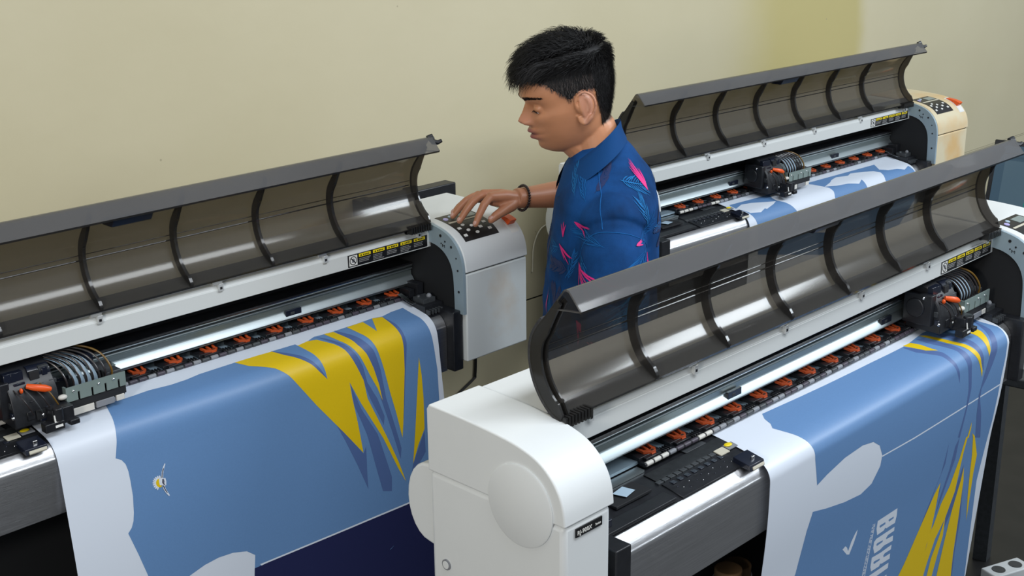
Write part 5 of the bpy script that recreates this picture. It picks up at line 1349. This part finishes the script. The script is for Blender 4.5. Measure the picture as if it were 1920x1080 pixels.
# ------------------------------------------------------------------ things around
def screen_mat():
    m, nt, b = new_mat('screen_glow')
    b.inputs['Base Color'].default_value = (0.01, 0.015, 0.02, 1); b.inputs['Roughness'].default_value = .3
    b.inputs['Emission Color'].default_value = (0.030, 0.062, 0.092, 1); b.inputs['Emission Strength'].default_value = 1.0
    for nm, c in (('screen_light', (0.045, 0.088, 0.122)), ('screen_teal', (0.004, 0.15, 0.14)), ('screen_text', (0.02, 0.05, 0.075))):
        m2, nt2, b2 = new_mat(nm); b2.inputs['Base Color'].default_value = (0.01, 0.01, 0.01, 1)
        b2.inputs['Emission Color'].default_value = (*c, 1); b2.inputs['Emission Strength'].default_value = 1.0


screen_mat()
desk = empty('side_table', (1.76, -0.04, 0), -1.45)
tag(desk, 'dark side table behind the near printer, carrying the computer monitor', 'table')
b = MB(); b.box(-.27, .27, -.20, .20, .695, .72, 'dark_grey'); b.build('tabletop', desk, dz=0, bevel=.004)
for x in (-.24, .24):
    for y in (-.17, .17):
        b = MB(); b.box(x - .02, x + .02, y - .02, y + .02, 0, .695, 'dark_grey'); b.build('leg', desk, dz=0)
mon = empty('computer_monitor', (1.70, -0.045, 0.72), -1.45)
tag(mon, 'computer monitor showing a bluish program window at the right edge', 'monitor')
tilt = Matrix.Rotation(radians(-14), 3, 'X')
def tb(b, x0, x1, y0, y1, z0, z1, mat):
    c = Vector((0, 0, .30)); k = len(b.v); b.box(x0, x1, y0, y1, z0, z1, mat)
    b.v[k:] = [tuple(c + Vector((0, 0, .115)) + tilt @ (Vector(v) - c)) for v in b.v[k:]]
b = MB(); tb(b, -.26, .26, -.012, .02, .12, .455, 'black_plastic'); b.build('bezel', mon, dz=0, bevel=.003)
b = MB(); tb(b, -.248, .248, -.014, -.0125, .135, .443, 'screen_glow')
tb(b, -.225, -.085, -.0150, -.0142, .14, .405, 'screen_light'); tb(b, -.086, -.083, -.0155, -.0142, .14, .41, 'screen_text'); tb(b, -.225, .24, -.0155, -.0142, .412, .416, 'screen_text')
rr_ = random.Random(2)
for i in range(4):
    for k in range(2):
        x0 = -.165 + k * .024 + rr_.uniform(-.002, .002); z0 = .285 - i * .024
        for q in range(6): 
            xx = x0 + rr_.uniform(0, .014); zz = z0 + rr_.uniform(0, .014); tb(b, xx, xx + .007, -.0158, -.0150, zz, zz + .007, 'screen_teal')
for i in range(16):
    z0 = .38 - i * .011
    for k in range(6):
        if rr_.random() < .75: x0 = -.06 + k * .045; tb(b, x0, x0 + rr_.uniform(.012, .034), -.0150, -.0142, z0, z0 + .003, 'screen_text')
b.build('screen', mon, dz=0, smooth=0)
b = MB(); b.box(-.03, .03, .03, .055, .008, .40, 'black_plastic'); b.box(-.12, .12, -.06, .12, 0, .010, 'black_plastic'); b.build('monitor_stand', mon, dz=0, bevel=.002)

bar = MB(); bar.box(.36, .626, 1.098, 1.137, .092 + ZO, .176 + ZO, 'black_plastic')
bo_ = bar.build('wall_bar', None, dz=0, bevel=.003)
tag(bo_, 'black bar fixed to the wall behind the left printer', 'bar')
for x in (.38, .54):
    b = MB(); b.box(x, x + .04, 1.136, 1.2, .11 + ZO, .16 + ZO, 'black_plastic'); b.build('wall_bracket', bo_, dz=0)
b = MB(); b.tube(spline([(.775, 1.194, -.20), (.774, 1.194, -.33), (.770, 1.194, -.400), (.762, 1.194, -.412), (.692, 1.194, -.445), (.56, 1.194, -.52), (.42, 1.194, -.70), (.40, 1.19, -1.04)], 5), .0038, 'cable_black', 8)
tag(b.build('power_cable', None), 'black cable running down the wall below the left printer', 'cable')
b = MB(); b.tube(spline([(1.00, 1.195, -.16), (1.006, 1.195, -.09), (1.028, 1.195, -.050), (1.056, 1.195, -.036), (1.09, 1.195, -.034), (1.20, 1.195, -.05), (1.25, 1.195, -.3), (1.25, 1.194, -1.0)], 5), .0022, 'cable_pale', 8)
tag(b.build('thin_cord', None), 'thin pale cord looping on the wall beside the man', 'cord')
# cardboard tubes standing under the near printer
for (x, y, h, lean, lab) in ((0.262, 0.02, .732, 4, 'paper-wrapped cardboard tube under the near printer, the left and taller one'), (0.318, 0.045, .712, 6, 'paper-wrapped cardboard tube under the near printer, the right and shorter one')):
    t = empty('cardboard_tube', (x, y, 0)); t.rotation_euler = (radians(lean) * .3, 0, 0)
    tag(t, lab, 'tube', 'cardboard tubes under the near printer')
    b = MB(); b.cyl((0, 0, 0.004), (0, 0, h), .026, 'cardboard', 28); b.build('core', t, dz=0, bevel=.003)
    b = MB(); b.cyl((0, 0, .02), (0, 0, h - .022), .0285, 'paper_white', 28); b.build('paper_wrap', t, dz=0)
# power strip on the floor
ps = empty('power_strip', (1.835, 0.115, 0), -.35); tag(ps, 'white power strip on the dark floor at the lower right', 'power strip')
b = MB(); b.box(-.07, .07, -.03, .03, 0, .035, 'white_plastic'); b.build('housing', ps, dz=0, bevel=.004)
for k in range(2):
    b = MB(); b.cyl((-.032 + k * .064, 0, .034), (-.032 + k * .064, 0, .0365), .019, 'dark_grey', 20); b.build('socket', ps, dz=0)
